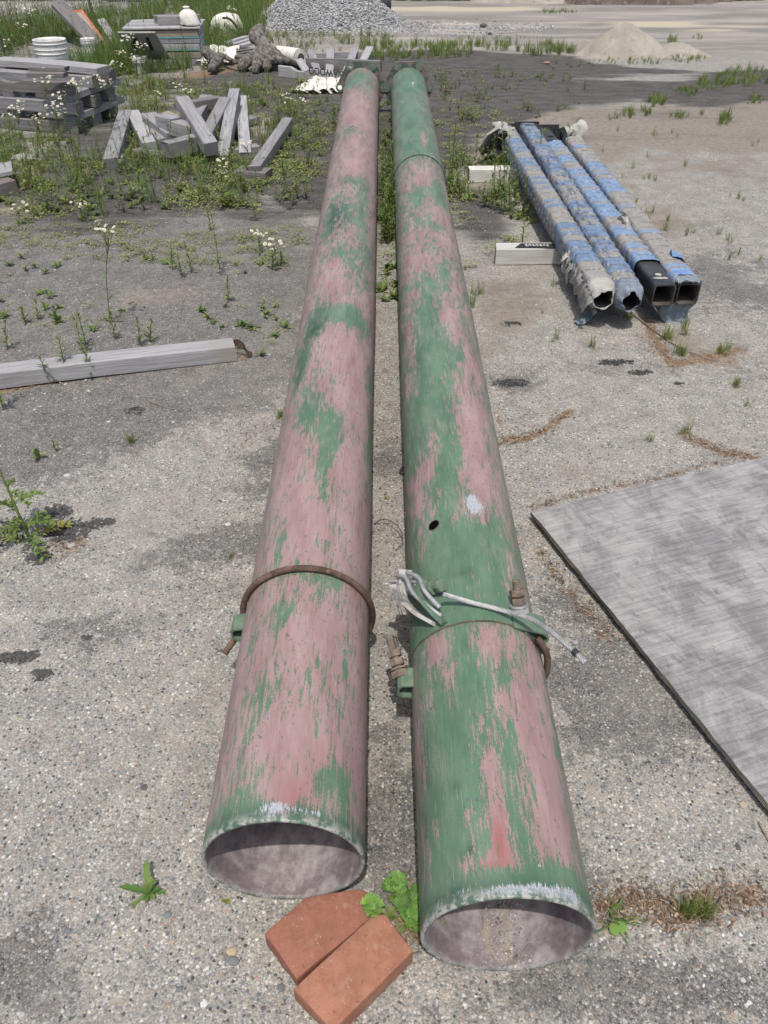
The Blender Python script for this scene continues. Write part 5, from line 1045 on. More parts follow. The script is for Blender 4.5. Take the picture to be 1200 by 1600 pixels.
log([WY(318, 78, 9.5), WY(326, 84, 9.4), WY(332, 92, 9.3)], [.05, .08, .06], 'dark rounded log end at the crate corner', seed=7)
log([WY(330, 108, 9.1), WY(338, 98, 9.3), WY(345, 88, 9.4)], [.06, .085, .05], 'pale lumpy log in the weeds right of the crate', seed=8)
log([WY(345, 84, 9.6), WY(358, 92, 9.4), WY(370, 98, 9.3)], [.03, .035, .03], 'thin branch lying between crate and driftwood', seed=10, amp=.008)
# membrane roll
ra = WY(436, 85, 9.9); rb = WY(470, 90, 9.5); root = empty('membrane_roll', (ra[0], ra[1], 0), label='rolled white roofing membrane beside the driftwood', cat='roll'); off = np.array(root.location)
V, F = tube([ra - off, (ra + rb) / 2 - off, rb - off], .085, 32, False); mesh('rolled_sheet', V, F, M['membrane'], root, smoothf=True)
ax = (rb - ra) / np.linalg.norm(rb - ra); T_, N_, B_ = frames([ra, (ra + rb) / 2, rb]); sp_ = []
for a in np.linspace(0, 2 * math.pi * 5, 150): r = .083 - .0085 * a / 6.28; sp_.append(rb - off + r * (math.cos(a) * N_[2] + math.sin(a) * B_[2]))
V, F = tube(sp_, .0028, 5); mesh('spiral_edge', V, F, M['sack'], root, smoothf=True)
c_ = rb - off - ax * .02; V = [c_ + .082 * (math.cos(a) * N_[2] + math.sin(a) * B_[2]) for a in np.linspace(0, 2 * math.pi, 24, endpoint=False)]; mesh('roll_core', V, [tuple(range(24))], M['wooddark'], root)
# pallet
pa = WY(436, 102, 9.0); pbb = WY(564, 119, 8.5); ex = pbb - pa; Lp_ = np.linalg.norm(ex); ex /= Lp_; pc_ = WY(449, 92, 9.9); ey = pc_ - pa; ey[2] = 0; ey -= ex * np.dot(ex, ey); ey = ey / np.linalg.norm(ey)
root = empty('wooden_pallet', (pa[0], pa[1], 0), label='broken grey pallet with faded upside-down lettering left of the flanges', cat='pallet'); off = np.array(root.location)
P0 = pa - off
st1 = beam('stringer', P0, P0 + ex * Lp_, .04, .10, M['woodpale'], root, seed=2, notch=[(-.33, -.12, .03)])
beam('stringer', P0 + ey * .42 + ex * .05 + (0, 0, .02), P0 + ey * .42 + ex * (Lp_ * .98) + (0, 0, .08), .04, .10, M['wooddark'], root, seed=3)
bq0 = WY(448, 86, 9.8) - off; bq1 = WY(580, 79, 9.7) - off; beam('stringer', bq0, bq1, .04, .11, M['woodpale'], root, seed=4)
dd = (bq1 - bq0)
for k, f in enumerate((.10, .30, .52, .80, .97)):
    A_ = P0 + ex * Lp_ * (.30 + .62 * f) + (0, 0, -.03); B_ = bq0 + dd * f + (0, 0, .02); e_ = (B_ - A_) / np.linalg.norm(B_ - A_); beam('deck_board', A_, B_ + e_ * .10, .085, .018, M['wood'] if k % 2 else M['woodpale'], root, seed=k + 30)
    A2 = A_ + (0, 0, .07); 
yl = np.cross((0, 0, 1), ex)
Mt = Matrix.Translation((Lp_ * .13, -.0225, -.048 + .05)) 
tx = text(st1, 'NAWOOD', .085, Matrix.Translation((Lp_ * .10, -.024, .0)) @ Matrix.Rotation(math.pi / 2, 4, 'X') @ Matrix.Rotation(math.pi, 4, 'Z'), M['inkblack'], 'faded_lettering')
# folded white sheeting in front of the pallet
sh0 = W(500, 135, 0); root = empty('folded_sheeting', sh0, label='stained white sheeting folded in ridges on the mud in front of the pallet', cat='sheeting'); off = np.array(root.location)
def fold_sheet(pts, w, seed):
    q = spline([np.array(p) - off for p in pts], 20); V = []; m = 13
    for i in range(20):
        for j in range(m):
            u = j / (m - 1); V.append(q[i] + np.array((w * (u - .5), .02 * math.sin(u * 6), .032 * math.sin(math.pi * u) + .006 * math.sin(9 * u + seed))))
    V = np.array(V); V += (vnoise(V, 14, seed, 3) * .014)[:, None]; F = [(i * m + j, i * m + j + 1, (i + 1) * m + j + 1, (i + 1) * m + j) for i in range(19) for j in range(m - 1)]
    mesh('sheet_fold', V, F, M['membrane'], root, smoothf=True)
for k, (a, b) in enumerate([((468, 145), (503, 122)), ((486, 146), (524, 121)), ((502, 146), (542, 120)), ((518, 145), (556, 122)), ((534, 141), (566, 126))]):
    fold_sheet([W(*a, .01), W((a[0] + b[0]) / 2 - 4, (a[1] + b[1]) / 2 + 1, .02 + .005 * k), W(*b, .02)], .17, k)
beam('short_timber', W(536, 136, .06), W(585, 134, .06), .10, .055, M['wooddark'], label='dark timber end poking out under the white sheeting', cat='timber')

# ================= PLANTS =================
t_ = NT('leaf_mat', .6); lc = t_.attr('col', 'Color'); ln_ = t_.noise(t_.coord(), 120, 3)
lc = t_.mix(t_.math('MULTIPLY', t_.thr(ln_, .4, .7), .25), lc, (.20, .22, .07)); t_.put(t_.b.inputs['Base Color'], lc)
tr = t_.n('BsdfTranslucent'); t_.put(tr.inputs['Color'], lc); ms = t_.n('MixShader'); ms.inputs[0].default_value = .35
t_.t.links.new(t_.b.outputs[0], ms.inputs[1]); t_.t.links.new(tr.outputs[0], ms.inputs[2]); t_.t.links.new(ms.outputs[0], t_.t.nodes['Material Output'].inputs[0]); M['leaf'] = t_.m
G1, G2, G3, G4, YG, RD, WH, YE = (.085, .15, .04), (.135, .21, .055), (.19, .26, .075), (.25, .30, .10), (.32, .32, .12), (.24, .12, .06), (.78, .77, .72), (.65, .48, .05)
def leaf(base, d, L, w, col, bend=.4, up=(0, 0, 1), seg=4, twist=0.0, lobes=0):
    """blade from base in direction d, drooping"""
    d = np.array(d, float); d /= np.linalg.norm(d); up = np.array(up, float); side = np.cross(d, up); sl_ = np.linalg.norm(side)
    side = side / sl_ if sl_ > 1e-4 else np.array((1., 0, 0))
    if twist: side = side * math.cos(twist) + np.cross(d, side) * math.sin(twist)
    V = []; F = []
    for i in range(seg + 1):
        f = i / seg; c = np.array(base) + d * L * f * (1 - .15 * bend * f) - np.array((0, 0, 1)) * bend * L * f * f * .6
        ww = w * (math.sin(math.pi * min(1, f * .86 + .10)) ** .8) * (1 + (.35 if lobes and i % 2 else -.25 if lobes else 0)); V += [c - side * ww / 2 + (0, 0, ww * .18), c + (0, 0, 0), c + side * ww / 2 + (0, 0, ww * .18)]
    for i in range(seg): a = i * 3; F += [(a, a + 1, a + 4, a + 3), (a + 1, a + 2, a + 5, a + 4)]
    return np.array(V), F, np.array(col)
def rcol(*cs): c = np.array(cs[random.randrange(len(cs))]); return np.clip(c * random.uniform(.8, 1.2) * np.array((random.uniform(.9, 1.15), 1, random.uniform(.8, 1.2))), 0, 1)
def rdir(el0, el1, az=None):
    a = random.uniform(0, 6.283) if az is None else az; e = math.radians(random.uniform(el0, el1)); return (math.cos(a) * math.cos(e), math.sin(a) * math.cos(e), math.sin(e))
def t_grass(n=16, h=.16, cols=(G2, G3, G4)):
    m = MB()
    for _ in range(n):
        V, F, c = leaf((random.gauss(0, .012), random.gauss(0, .012), 0), rdir(55, 88), h * random.uniform(.5, 1.1), .005, rcol(*cols), random.uniform(.1, .5), seg=3); m.add(V, F, c)
    return m
def t_rosette(n=9, h=.07, w=.016, cols=(G2, G3, G1), el=(15, 65), lobes=0):
    m = MB()
    for i in range(n):
        V, F, c = leaf((0, 0, .002), rdir(*el), h * random.uniform(.6, 1.15), w * random.uniform(.7, 1.2), rcol(*cols), random.uniform(.2, .7), lobes=lobes, seg=6 if lobes else 4); m.add(V, F, c)
    return m
def t_stalk(h=.35, n=16, L=.055, w=.011, cols=(G2, G3, G1), lean=.12, r=.0022, top=True, stemc=G3):
    m = MB(); lx, ly = random.gauss(0, lean), random.gauss(0, lean); P = spline([(0, 0, 0), (lx * h * .4, ly * h * .4, h * .55), (lx * h, ly * h, h)], 9)
    V, F = tube(P, np.linspace(r, r * .5, 9), 5); m.add(V, F, rcol(stemc))
    for i in range(n):
        f = (i + .5) / n; c = P[min(8, int(f * 8))] * (1 - (f * 8) % 1) + P[min(8, int(f * 8) + 1)] * ((f * 8) % 1); k = 1.15 - .55 * f
        V, F, cc = leaf(c, rdir(25, 65, i * 2.4 + random.uniform(-.4, .4)), L * k * random.uniform(.7, 1.2), w * k, rcol(*cols), random.uniform(.2, .6), seg=3); m.add(V, F, cc)
    if top:
        for i in range(6): V, F, cc = leaf(P[-1], rdir(50, 85), L * .5, w * .6, rcol(G3, G4), .2, seg=3); m.add(V, F, cc)
    return m, P
def t_bush(n=24, h=.14, cols=(G1, G2, G3)):
    m = MB()
    for k in range(5):
        d = np.array(rdir(35, 85)); P = [d * h * f * random.uniform(.9, 1.1) for f in (0, .35, .7, 1)]; V, F = tube(P, [.0016, .0013, .001, .0006], 4); m.add(V, F, rcol(G3, RD))
        for i in range(n // 5): f = random.uniform(.25, 1); V, F, c = leaf(d * h * f, rdir(0, 70), random.uniform(.022, .04), .013, rcol(*cols), .4, seg=3); m.add(V, F, c)
    return m
def t_low(n=14, r=.05, cols=(G3, G4, YG)):
    m = MB()
    for _ in range(n):
        a = random.uniform(0, 6.28); q = random.uniform(.1, 1) * r; V, F, c = leaf((math.cos(a) * q, math.sin(a) * q, random.uniform(.003, .022)), rdir(-5, 45), random.uniform(.010, .022), .008, rcol(*cols), .2, seg=3); m.add(V, F, c)
    return m
def flower(m, c, r, nrm):
    nrm = np.array(nrm, float); nrm /= np.linalg.norm(nrm); u = np.cross(nrm, (.2, .9, .1)); u /= np.linalg.norm(u); v = np.cross(nrm, u); n = 14; V = [np.array(c)]; 
    for i in range(n): a = 2 * math.pi * i / n; q = r * (1 if i % 2 else .72); V.append(c + q * (math.cos(a) * u + math.sin(a) * v) + nrm * r * .12)
    m.add(V, [(0, i + 1, (i + 1) % n + 1) for i in range(n)], WH)
    V = [c + nrm * r * .30]; 
    for i in range(8): a = 2 * math.pi * i / 8; V.append(c + nrm * r * .16 + r * .34 * (math.cos(a) * u + math.sin(a) * v))
    m.add(V, [(0, i + 1, (i + 1) % 8 + 1) for i in range(8)], YE)
def fleabane(h, nf=14, spread=.07, lean=(0, 0)):
    m = MB(); f_ = MB(); P = spline([(0, 0, 0), (lean[0] * .4, lean[1] * .4, h * .5), (lean[0], lean[1], h * .86)], 10); V, F = tube(P, np.linspace(.0026, .0014, 10), 5); m.add(V, F, rcol(G3, G2))
    for i in range(13):
        f = i / 13; c = P[int(f * 9)]; V, F, cc = leaf(c, rdir(20, 65, i * 2.4), (.075 - .05 * f), .011 - .006 * f, rcol(G1, G2, G3), .5, seg=3); m.add(V, F, cc)
    for k in range(nf):
        a = random.uniform(0, 6.28); q = spread * math.sqrt(random.uniform(.02, 1)); e = P[-1] + np.array((math.cos(a) * q, math.sin(a) * q, h * .14 + random.gauss(0, .016))); V, F = tube([P[-1 - random.randint(0, 2)], (P[-1] + e) / 2 + (0, 0, -.008), e], .0008, 4); m.add(V, F, rcol(G3))
        flower(f_, e, random.uniform(.009, .0125), (random.gauss(0, .35), random.gauss(-.15, .35), 1))
    return m, f_
def pack(m): 
    V = np.vstack(m.V); C = np.vstack(m.C); F = np.array([tuple(f) if len(f) == 4 else (f[0], f[1], f[2], f[2]) for f in m.F if len(f) in (3, 4)]); return V, F, C
def scatter(name, temps, P, scale, cat='weeds', kind='stuff', tint=.18):
    Vs, Q, Cs = [], [], []; off = 0; tp = [pack(t) for t in temps]; P = np.asarray(P); n = len(P)
    which = RNG.integers(0, len(tp), n); sc = np.asarray(scale) * RNG.uniform(.7, 1.3, n) if np.ndim(scale) == 0 else np.asarray(scale); ang = RNG.uniform(0, 6.28, n)
    for k, (V, F, C) in enumerate(tp):
        ii = np.where(which == k)[0]
        if not len(ii): continue
        c, s = np.cos(ang[ii])[:, None], np.sin(ang[ii])[:, None]; S_ = sc[ii][:, None]
        X = np.stack(((V[None, :, 0] * c - V[None, :, 1] * s) * S_ + P[ii, 0:1], (V[None, :, 0] * s + V[None, :, 1] * c) * S_ + P[ii, 1:2], V[None, :, 2] * S_ + P[ii, 2:3]), -1)
        Vs.append(X.reshape(-1, 3)); Q.append((F[None] + (np.arange(len(ii)) * len(V))[:, None, None]).reshape(-1, 4) + off); off += len(ii) * len(V)
        tn = 1 + RNG.uniform(-tint, tint, (len(ii), 1, 1)) * np.array((1.3, .8, 1)); Cs.append((C[None] * tn).reshape(-1, 3))
    Q = np.vstack(Q); tri = Q[:, 2] == Q[:, 3]
    return tag(mesh(name, np.vstack(Vs), [Q[~tri], Q[tri][:, :3]] if tri.any() else Q, M['leaf'], cols=np.clip(np.vstack(Cs), 0, 1), smoothf=True), kind=kind)
def region(n, poly=None, ell=None, clump=0.0, seed=0):
    """ground places inside a region of the photograph"""
    out = []
    if ell:
        cx_, cy_, rx, ry = ell; a = RNG.uniform(0, 6.28, n); r = np.sqrt(RNG.uniform(0, 1, n)); px, py = cx_ + rx * r * np.cos(a), cy_ + ry * r * np.sin(a)
    else:
        p = np.array(poly, float); px = RNG.uniform(p[:, 0].min(), p[:, 0].max(), n * 3); py = RNG.uniform(p[:, 1].min(), p[:, 1].max(), n * 3); ins = np.zeros(len(px), bool)
        for (x0, y0), (x1, y1) in zip(p, np.roll(p, -1, 0)): ins ^= ((y0 > py) != (y1 > py)) & (px < (x1 - x0) * (py - y0) / (y1 - y0 + 1e-12) + x0)
        px, py = px[ins][:n], py[ins][:n]
    P = np.array([W(a, b) for a, b in zip(px, py)]).reshape(-1, 3)
    if clump and len(P): k = vnoise(P * (1, 1, 0) + seed, 2.4, 40 + seed, 2); P = P[k > clump - .35]
    return P
TG = [t_grass(18, .16) for _ in range(5)]; TGT = [t_grass(16, .42, (G1, G2, G3)) for _ in range(5)]; TGY = [t_grass(12, .15, (YG, G4, (.30, .22, .10))) for _ in range(3)]
TR_ = [t_rosette(9, .075) for _ in range(5)]; TS = [t_stalk(random.uniform(.22, .36), 18)[0] for _ in range(6)]; TST = [t_stalk(random.uniform(.45, .7), 26, .075, .013, (G1, G2))[0] for _ in range(5)]; TB = [t_bush() for _ in range(6)]; TL_ = [t_low() for _ in range(5)]
TSS = [t_stalk(random.uniform(.07, .13), 12, .035, .008, (G2, G3, G4))[0] for _ in range(5)]; TRD = [t_stalk(.55, 24, .045, .008, (RD, (.30, .16, .08), G3))[0] for _ in range(3)]
cat_ = np.vstack
# tall growth at the back left
backpoly = [(-60, 48), (60, 34), (200, 20), (260, 2), (400, -6), (410, 30), (385, 60), (345, 108), (200, 118), (60, 130), (-60, 150)]
def notin(P, boxes):
    k = np.ones(len(P), bool)
    for x0, x1, y0, y1 in boxes: k &= ~((P[:, 0] > x0) & (P[:, 0] < x1) & (P[:, 1] > y0) & (P[:, 1] < y1))
    return P[k]
avoid = [(-4.4, -3.3, 9.0, 11.3), (-2.75, -1.85, 9.5, 10.3), (-3.5, -2.2, 6.65, 7.75), (-3.45, -3.1, 8.6, 8.95)]
scatter('back_grass', TGT + TG, notin(region(3600, backpoly, clump=.12), avoid), .75)
scatter('back_weeds', TST + TS + TB + TRD[:1], notin(region(1200, backpoly, clump=.2, seed=3), avoid), .72)
scatter('back_weeds', TRD, notin(region(26, ell=(48, 62, 30, 25)), avoid), .95)
scatter('back_grass', TGT + TGY, region(300, [(330, -4), (430, -4), (420, 60), (395, 70), (340, 60)]), .8)
scatter('back_grass', TG, np.array([(x, y, 0) for x, y in zip(RNG.uniform(-8, 9, 3000), 16.0 + RNG.uniform(0, 1, 3000) ** 2 * 3.5)]), 1.5)
scatter('back_weeds', TB + TS, np.array([(x, y, 0) for x, y in zip(RNG.uniform(-8, 9, 300), RNG.uniform(16.2, 19, 300))]), 1.6)
# band of weeds round the timbers
leftpoly = [(-60, 120), (210, 120), (330, 132), (440, 135), (525, 120), (530, 170), (505, 260), (480, 330), (300, 325), (120, 345), (-60, 330)]
scatter('weed_cover', TL_, notin(region(2100, leftpoly, clump=.30, seed=5), avoid), 1.25)
scatter('weed_cover', TB + TR_, notin(region(520, leftpoly, clump=.22, seed=6), avoid), .85)
scatter('weed_cover', TGY + TG, notin(region(420, [(195, 130), (440, 130), (470, 200), (430, 250), (400, 280), (200, 270), (160, 190)], clump=.25, seed=7), avoid), .7)
scatter('weed_cover', TS + TGY + TG, notin(region(170, [(-40, 205), (195, 200), (190, 250), (130, 300), (-40, 300)], clump=.2, seed=8), avoid), .7)
scatter('weed_cover', TGT + TS, notin(region(230, leftpoly, clump=.2, seed=16), avoid), .62)
scatter('weed_cover', TS + TB, region(46, [(195, 180), (240, 190), (330, 225), (330, 262), (180, 270)]), .75)
scatter('weed_cover', TL_, region(520, [(-40, 330), (480, 320), (490, 420), (-40, 400)], clump=.42, seed=9), .75)
scatter('weed_cover', TL_ + TR_, region(170, [(-40, 390), (480, 400), (440, 560), (-40, 520)], clump=.5, seed=11), .6)
# between and right of the poles
scatter('weed_cover', TS + TB, region(70, [(597, 250), (615, 250), (618, 380), (596, 385)]), .75); scatter('weed_cover', TL_ + TR_, region(90, [(594, 160), (616, 160), (622, 470), (594, 480)]), .9)
scatter('weed_cover', TB + TS + TR_, region(120, [(694, 250), (785, 268), (800, 300), (830, 340), (820, 350), (745, 320), (700, 310)], clump=.1, seed=2), .85)
scatter('weed_cover', TL_, region(330, [(680, 150), (820, 160), (800, 260), (840, 370), (735, 420), (690, 330)], clump=.2, seed=4), 1.0)
scatter('weed_cover', TB, region(26, [(680, 120), (760, 150), (760, 200), (690, 190)]), .7); scatter('weed_cover', TB + TS, region(10, ell=(838, 268, 9, 14)), .7)
# sparse growth on the mud, strips of grass further off
scatter('mud_sprouts', TB + TR_ + TL_, region(240, [(560, 84), (930, 100), (900, 180), (700, 200), (690, 120)], clump=.35, seed=12), .55)
scatter('grass_strip', TG, region(330, [(560, 72), (700, 68), (900, 72), (920, 84), (700, 92), (575, 98)], clump=.15, seed=13), .75)
scatter('grass_strip', TG + TB, region(200, [(400, 52), (620, 55), (610, 82), (420, 86)], clump=.1, seed=14), .6)
tp_, ts_ = [], []
for x, y, rx, ry, n, s in [(1165, 122, 45, 14, 70, 1.0), (1115, 132, 30, 10, 40, .9), (1075, 145, 22, 7, 26, .8), (1025, 160, 14, 8, 26, .9), (1008, 176, 9, 5, 10, .8), (980, 180, 13, 6, 14, .8), (957, 185, 10, 5, 8, .6), (1060, 182, 16, 4, 22, .6), (1132, 190, 10, 8, 20, .9), (1180, 160, 14, 6, 14, .8), (1098, 180, 4, 3, 4, .6), (930, 78, 26, 10, 40, .7), (1000, 97, 70, 5, 60, .55), (1050, 70, 9, 12, 26, .9), (1075, 92, 26, 8, 40, .7), (1090, 60, 8, 6, 8, .6), (870, 20, 30, 2, 30, .8), (760, 60, 60, 5, 30, .5), (905, 193, 6, 4, 6, .7)]:
    p_ = region(n, ell=(x, y, rx, ry)); tp_.append(p_); ts_.append(np.full(len(p_), s * .62) * RNG.uniform(.6, 1.25, len(p_)))
scatter('grass_tufts', TG, np.vstack(tp_), np.concatenate(ts_))
scatter('small_tufts', TGY + TG, region(90, [(830, 200), (1190, 210), (1190, 420), (1050, 420), (960, 300), (850, 240)], clump=.3, seed=15), .42)
tp_, ts_ = [], []
for x, y, n, s in [(992, 342, 4, .5), (730, 480, 5, .5), (746, 462, 3, .5), (812, 398, 4, .55), (830, 395, 2, .5), (700, 500, 3, .4), (1040, 530, 8, .45), (1060, 555, 6, .4), (1130, 550, 10, .45), (1150, 605, 4, .35), (925, 545, 4, .45), (870, 532, 3, .4), (1165, 635, 2, .35), (1070, 520, 5, .5), (1075, 680, 4, .4), (1010, 690, 2, .25), (950, 700, 2, .2), (852, 490, 2, .3), (870, 450, 2, .3), (640, 545, 4, .5), (980, 498, 5, .5), (985, 260, 3, .5), (790, 690, 3, .2), (440, 655, 6, .35), (205, 690, 4, .35), (605, 780, 2, .25)]:
    p_ = region(n, ell=(x, y, 9, 4)); tp_.append(p_); ts_.append(np.full(len(p_), s) * RNG.uniform(.6, 1.3, len(p_)))
scatter('small_tufts', TGY + TG + TL_, np.vstack(tp_), np.concatenate(ts_))
scatter('small_tufts', TG + TGY, region(26, ell=(1085, 1428, 26, 8)), .28); scatter('small_tufts', TGY, region(10, ell=(360, 872, 5, 5)), .12)

# ---- single plants ----
def put(name, m, p, label, cat, group=None, rz=0.0, sc=1.0, parts=None):
    root = empty(name, p, rz, label=label, cat=cat, group=group); root.scale = (sc, sc, sc)
    for nm, mm in parts or [('foliage', m)]:
        V, F, C = pack(mm); tri = F[:, 2] == F[:, 3]; mesh(nm, V, [q for q in (F[~tri], F[tri][:, :3]) if len(q)], M['leaf'], root, cols=C, smoothf=True)
    return root
def dup(root, p, rz, sc, label):
    r = root.copy(); link(r); r.location = p; r.rotation_euler = (0, 0, rz); r.scale = (sc, sc, sc); r['label'] = label
    for c in root.children: d = c.copy(); link(d); d.parent = r
    return r
random.seed(3); proto = {}
FB = [((172, 503), (165, 352)), ((38, 262), (25, 165)), ((70, 268), (66, 122)), ((96, 262), (88, 175)), ((112, 258), (98, 148)), ((60, 242), (58, 182)), ((20, 240), (12, 178)), ((128, 262), (120, 130)), ((150, 235), (147, 122)), ((178, 228), (168, 128)), ((190, 195), (183, 100)), ((205, 190), (200, 60)), ((216, 175), (212, 88)), ((225, 150), (219, 72)), ((196, 170), (190, 82)), ((105, 285), (84, 165)), ((128, 180), (135, 112)), ((345, 300), (345, 268)), ((362, 292), (352, 252)), ((392, 258), (384, 226)), ((322, 190), (330, 158)), ((302, 165), (292, 140)), ((285, 162), (275, 132)), ((458, 182), (450, 152)), ((478, 185), (470, 155)), ((380, 75), (362, 12)), ((40, 110), (35, 40)), ((62, 118), (45, 14)), ((320, 130), (318, 100)), ((425, 420), (430, 385)), ((405, 395), (408, 372)), ((130, 345), (125, 330)), ((30, 350), (35, 335)), ((240, 170), (245, 145)), ((8, 130), (5, 65)), ((112, 100), (118, 78))]
SG = {0: 'tall lone daisy fleabane rising above the long timber with a loose white flower head', 19: 'daisy fleabane at the lower right of the timber fan', 29: 'small daisy fleabane near the left pole on the dark asphalt', 25: 'tall daisy fleabane behind the bulk bag', 24: 'right one of two daisy fleabanes close to the left pole flange', 23: 'left one of two daisy fleabanes close to the left pole flange'}
ZN = [(('in front of the plank stack at left', lambda x, y: x < 100 and 225 < y < 320)), ('at the right corner of the plank stack', lambda x, y: 100 <= x < 165 and y > 220), ('between the plank stack and the notched timber', lambda x, y: 165 <= x < 200 and 185 < y < 300), ('near the white pail with the yellow label', lambda x, y: 190 <= x < 260 and y <= 192),
      ('behind the fan of timbers', lambda x, y: x > 260 and 120 < y < 200), ('in front of the fan of timbers', lambda x, y: x > 190 and 200 < y < 310), ('in the grass by the wire fence and bucket', lambda x, y: y <= 150), ('on asphalt between left pole and timber fan', lambda x, y: x > 260 and y >= 310), ('along the back edge of the long timber', lambda x, y: y < 600 and y > 480), ('on asphalt above the long timber', lambda x, y: 1)]
def zone(b): return next(nm for nm, f in ZN if f(*b))
def name_by_zone(items, adj, noun):
    """items: (zone, height); the tallest, second and shortest of each place are singled out"""
    out = [None] * len(items)
    for z_ in {q[0] for q in items}:
        ii = sorted((i for i, q in enumerate(items) if q[0] == z_), key=lambda i: -items[i][1]); n = len(ii)
        for r, i in enumerate(ii):
            rk = '' if n == 1 else 'tallest ' if r == 0 else 'shortest ' if r == n - 1 else 'second-tallest ' if r == 1 else 'third-tallest ' if r == 2 else 'mid-height '
            out[i] = (rk + adj + ' ' + z_, noun + ' ' + z_)
    return out
fbn = name_by_zone([(zone(b), (b[1] - h_[1]) * (W(*b)[1])) for b, h_ in FB], 'white daisy fleabane', 'daisy fleabanes')
for i, (b, h_) in enumerate(FB):
    p = W(*b); q = WY(h_[0], h_[1], p[1]); ht = max(.10, q[2]); nf = 12 if ht > .3 else 8
    lab = SG.get(i, fbn[i][0])
    sx = (q[0] - p[0])
    m, f_ = fleabane(ht, nf + random.randint(-3, 6), .05 if ht < .3 else .065, (sx, 0)); put('daisy_plant', None, p, lab, 'wild flower', fbn[i][1], parts=[('stem_leaves', m), ('flower_heads', f_)])
# leafy stalks near timbers
LS = [((345, 430), .36), ((358, 470), .10), ((145, 590), .10), ((78, 600), .10), ((105, 588), .16), ((130, 550), .12), ((135, 540), .12), ((180, 530), .10), ((220, 540), .10), ((235, 535), .08), ((12, 545), .10), ((40, 505), .06), ((60, 500), .07), ((90, 505), .06), ((300, 425), .12), ((270, 420), .09), ((285, 432), .08), ((88, 640), .001), ((440, 415), .05), ((400, 345), .16), ((402, 320), .2), ((55, 340), .13), ((62, 320), .14), ((118, 255), .2), ((115, 300), .25), ((345, 235), .22), ((238, 268), .2), ((290, 285), .2), ((205, 300), .12), ((175, 290), .1), ((5, 640), .22), ((330, 360), .10)]
lsn = name_by_zone([(zone(b), h_ + .0001 * i) for i, (b, h_) in enumerate(LS)], 'leafy weed', 'upright weeds')
for i, (b, h_) in enumerate(LS):
    if h_ < .02: continue
    m, _ = t_stalk(h_ if h_ > .12 else h_ * 1.1, 14 if h_ < .15 else 20, .045 if h_ < .15 else .06, .010, (G2, G3, G4), .1)
    put('leafy_weed', m, W(*b), 'tall thin weed stalk standing on the asphalt above the strap end of the long timber' if i == 0 else lsn[i][0], 'weed', None if i == 0 else lsn[i][1])
# feathery ragweed at the left edge
def ragweed(h):
    m = MB(); P = spline([(0, 0, 0), (-.012, .01, h * .4), (-.03, .03, h)], 8); V, F = tube(P, np.linspace(.005, .0025, 8), 6); m.add(V, F, G3)
    for i in range(13):
        f = i / 13; base = P[int(f * 7)]; az = i * 2.4 + .6; L = .125 * (1 - .45 * f); d = np.array(rdir(8, 40, az)); col = [(.33, .32, .08), (.27, .29, .09)][i % 2] if i < 2 else rcol(G2, G3)
        Q = [base + d * L * t - np.array((0, 0, .05 * t * t)) for t in np.linspace(0, 1, 9)]; V, F = tube(Q, np.linspace(.0018, .0006, 9), 4); m.add(V, F, G3)
        sd__ = np.cross(d, (0, 0, 1)); sd__ /= np.linalg.norm(sd__)
        for j in range(2, 9):
            for s in (-1, 1):
                dd_ = d * .6 + s * sd__ * .8; ll = L * .34 * (1 - abs(j - 4.5) / 9)
                for q in range(2): V, F, c = leaf(Q[j], dd_ + np.array((random.gauss(0, .3), random.gauss(0, .3), random.gauss(0, .25))), ll * random.uniform(.6, 1), .008, np.array(col) * random.uniform(.8, 1.2), .3, seg=3); m.add(V, F, c)
    return m
random.seed(5); put('ragweed_plant', ragweed(.27), W(48, 845), 'feathery ragweed with yellowing lower leaves growing from black crumbled tar at the left edge', 'weed')
m = t_rosette(8, .05, .016, (G2, G4, YG), (30, 80), lobes=1); put('lobed_weed', m, W(60, 715), 'small lobed weed behind the feathery one at the left edge', 'weed')
put('leafy_weed', t_stalk(.04, 8, .02, .008)[0], W(88, 705), 'tiny green sprout right of the small lobed weed', 'weed')
# dandelion at lower left
m = MB()
for az, L, el, w in ((1.75, .085, 45, .013), (3.0, .075, 30, .012), (3.9, .085, 5, .010), (.9, .045, 55, .012), (1.3, .05, 60, .014), (.2, .035, 40, .012), (.6, .04, 70, .012), (5.6, .03, 35, .010), (2.4, .035, 65, .011), (4.8, .03, 40, .010), (.05, .05, 12, .009)):
    V, F, c = leaf((0, 0, .002), rdir(el, el, az), L, w, rcol((.10, .20, .05), G2), .6, seg=7, lobes=1); m.add(V, F, c)
put('dandelion_weed', m, W(232, 1396), 'dark green dandelion rosette on pale gravel left of the left pole mouth', 'weed')
# broad lobed leaves between the pole mouths
def broad(n, L, w, colr, rr=.03, el=(10, 50)):
    m = MB()
    for _ in range(n):
        a = random.uniform(0, 6.28); b = np.array((math.cos(a), math.sin(a), 0)) * random.uniform(0, rr) + (0, 0, random.uniform(.008, .045)); V, F = tube([(0, 0, 0), b * .6 + (0, 0, .006), b], .0011, 4); m.add(V, F, G3)
        d0 = np.array(rdir(*el)); 
        for s in (-.75, 0, .75):
            ca, sa_ = math.cos(s), math.sin(s); d = np.array((d0[0] * ca - d0[1] * sa_, d0[0] * sa_ + d0[1] * ca, d0[2])); V, F, c = leaf(b, d, L * (1 if s == 0 else .72), w, rcol(*colr), .5, seg=7, lobes=1); m.add(V, F, c)
    return m
put('mugwort_weed', broad(11, .032, .019, ((.13, .27, .06), (.17, .33, .07), (.10, .22, .05)), .035), W(626, 1420), 'bright broad-leaved weed between the mouths of the two poles', 'weed')
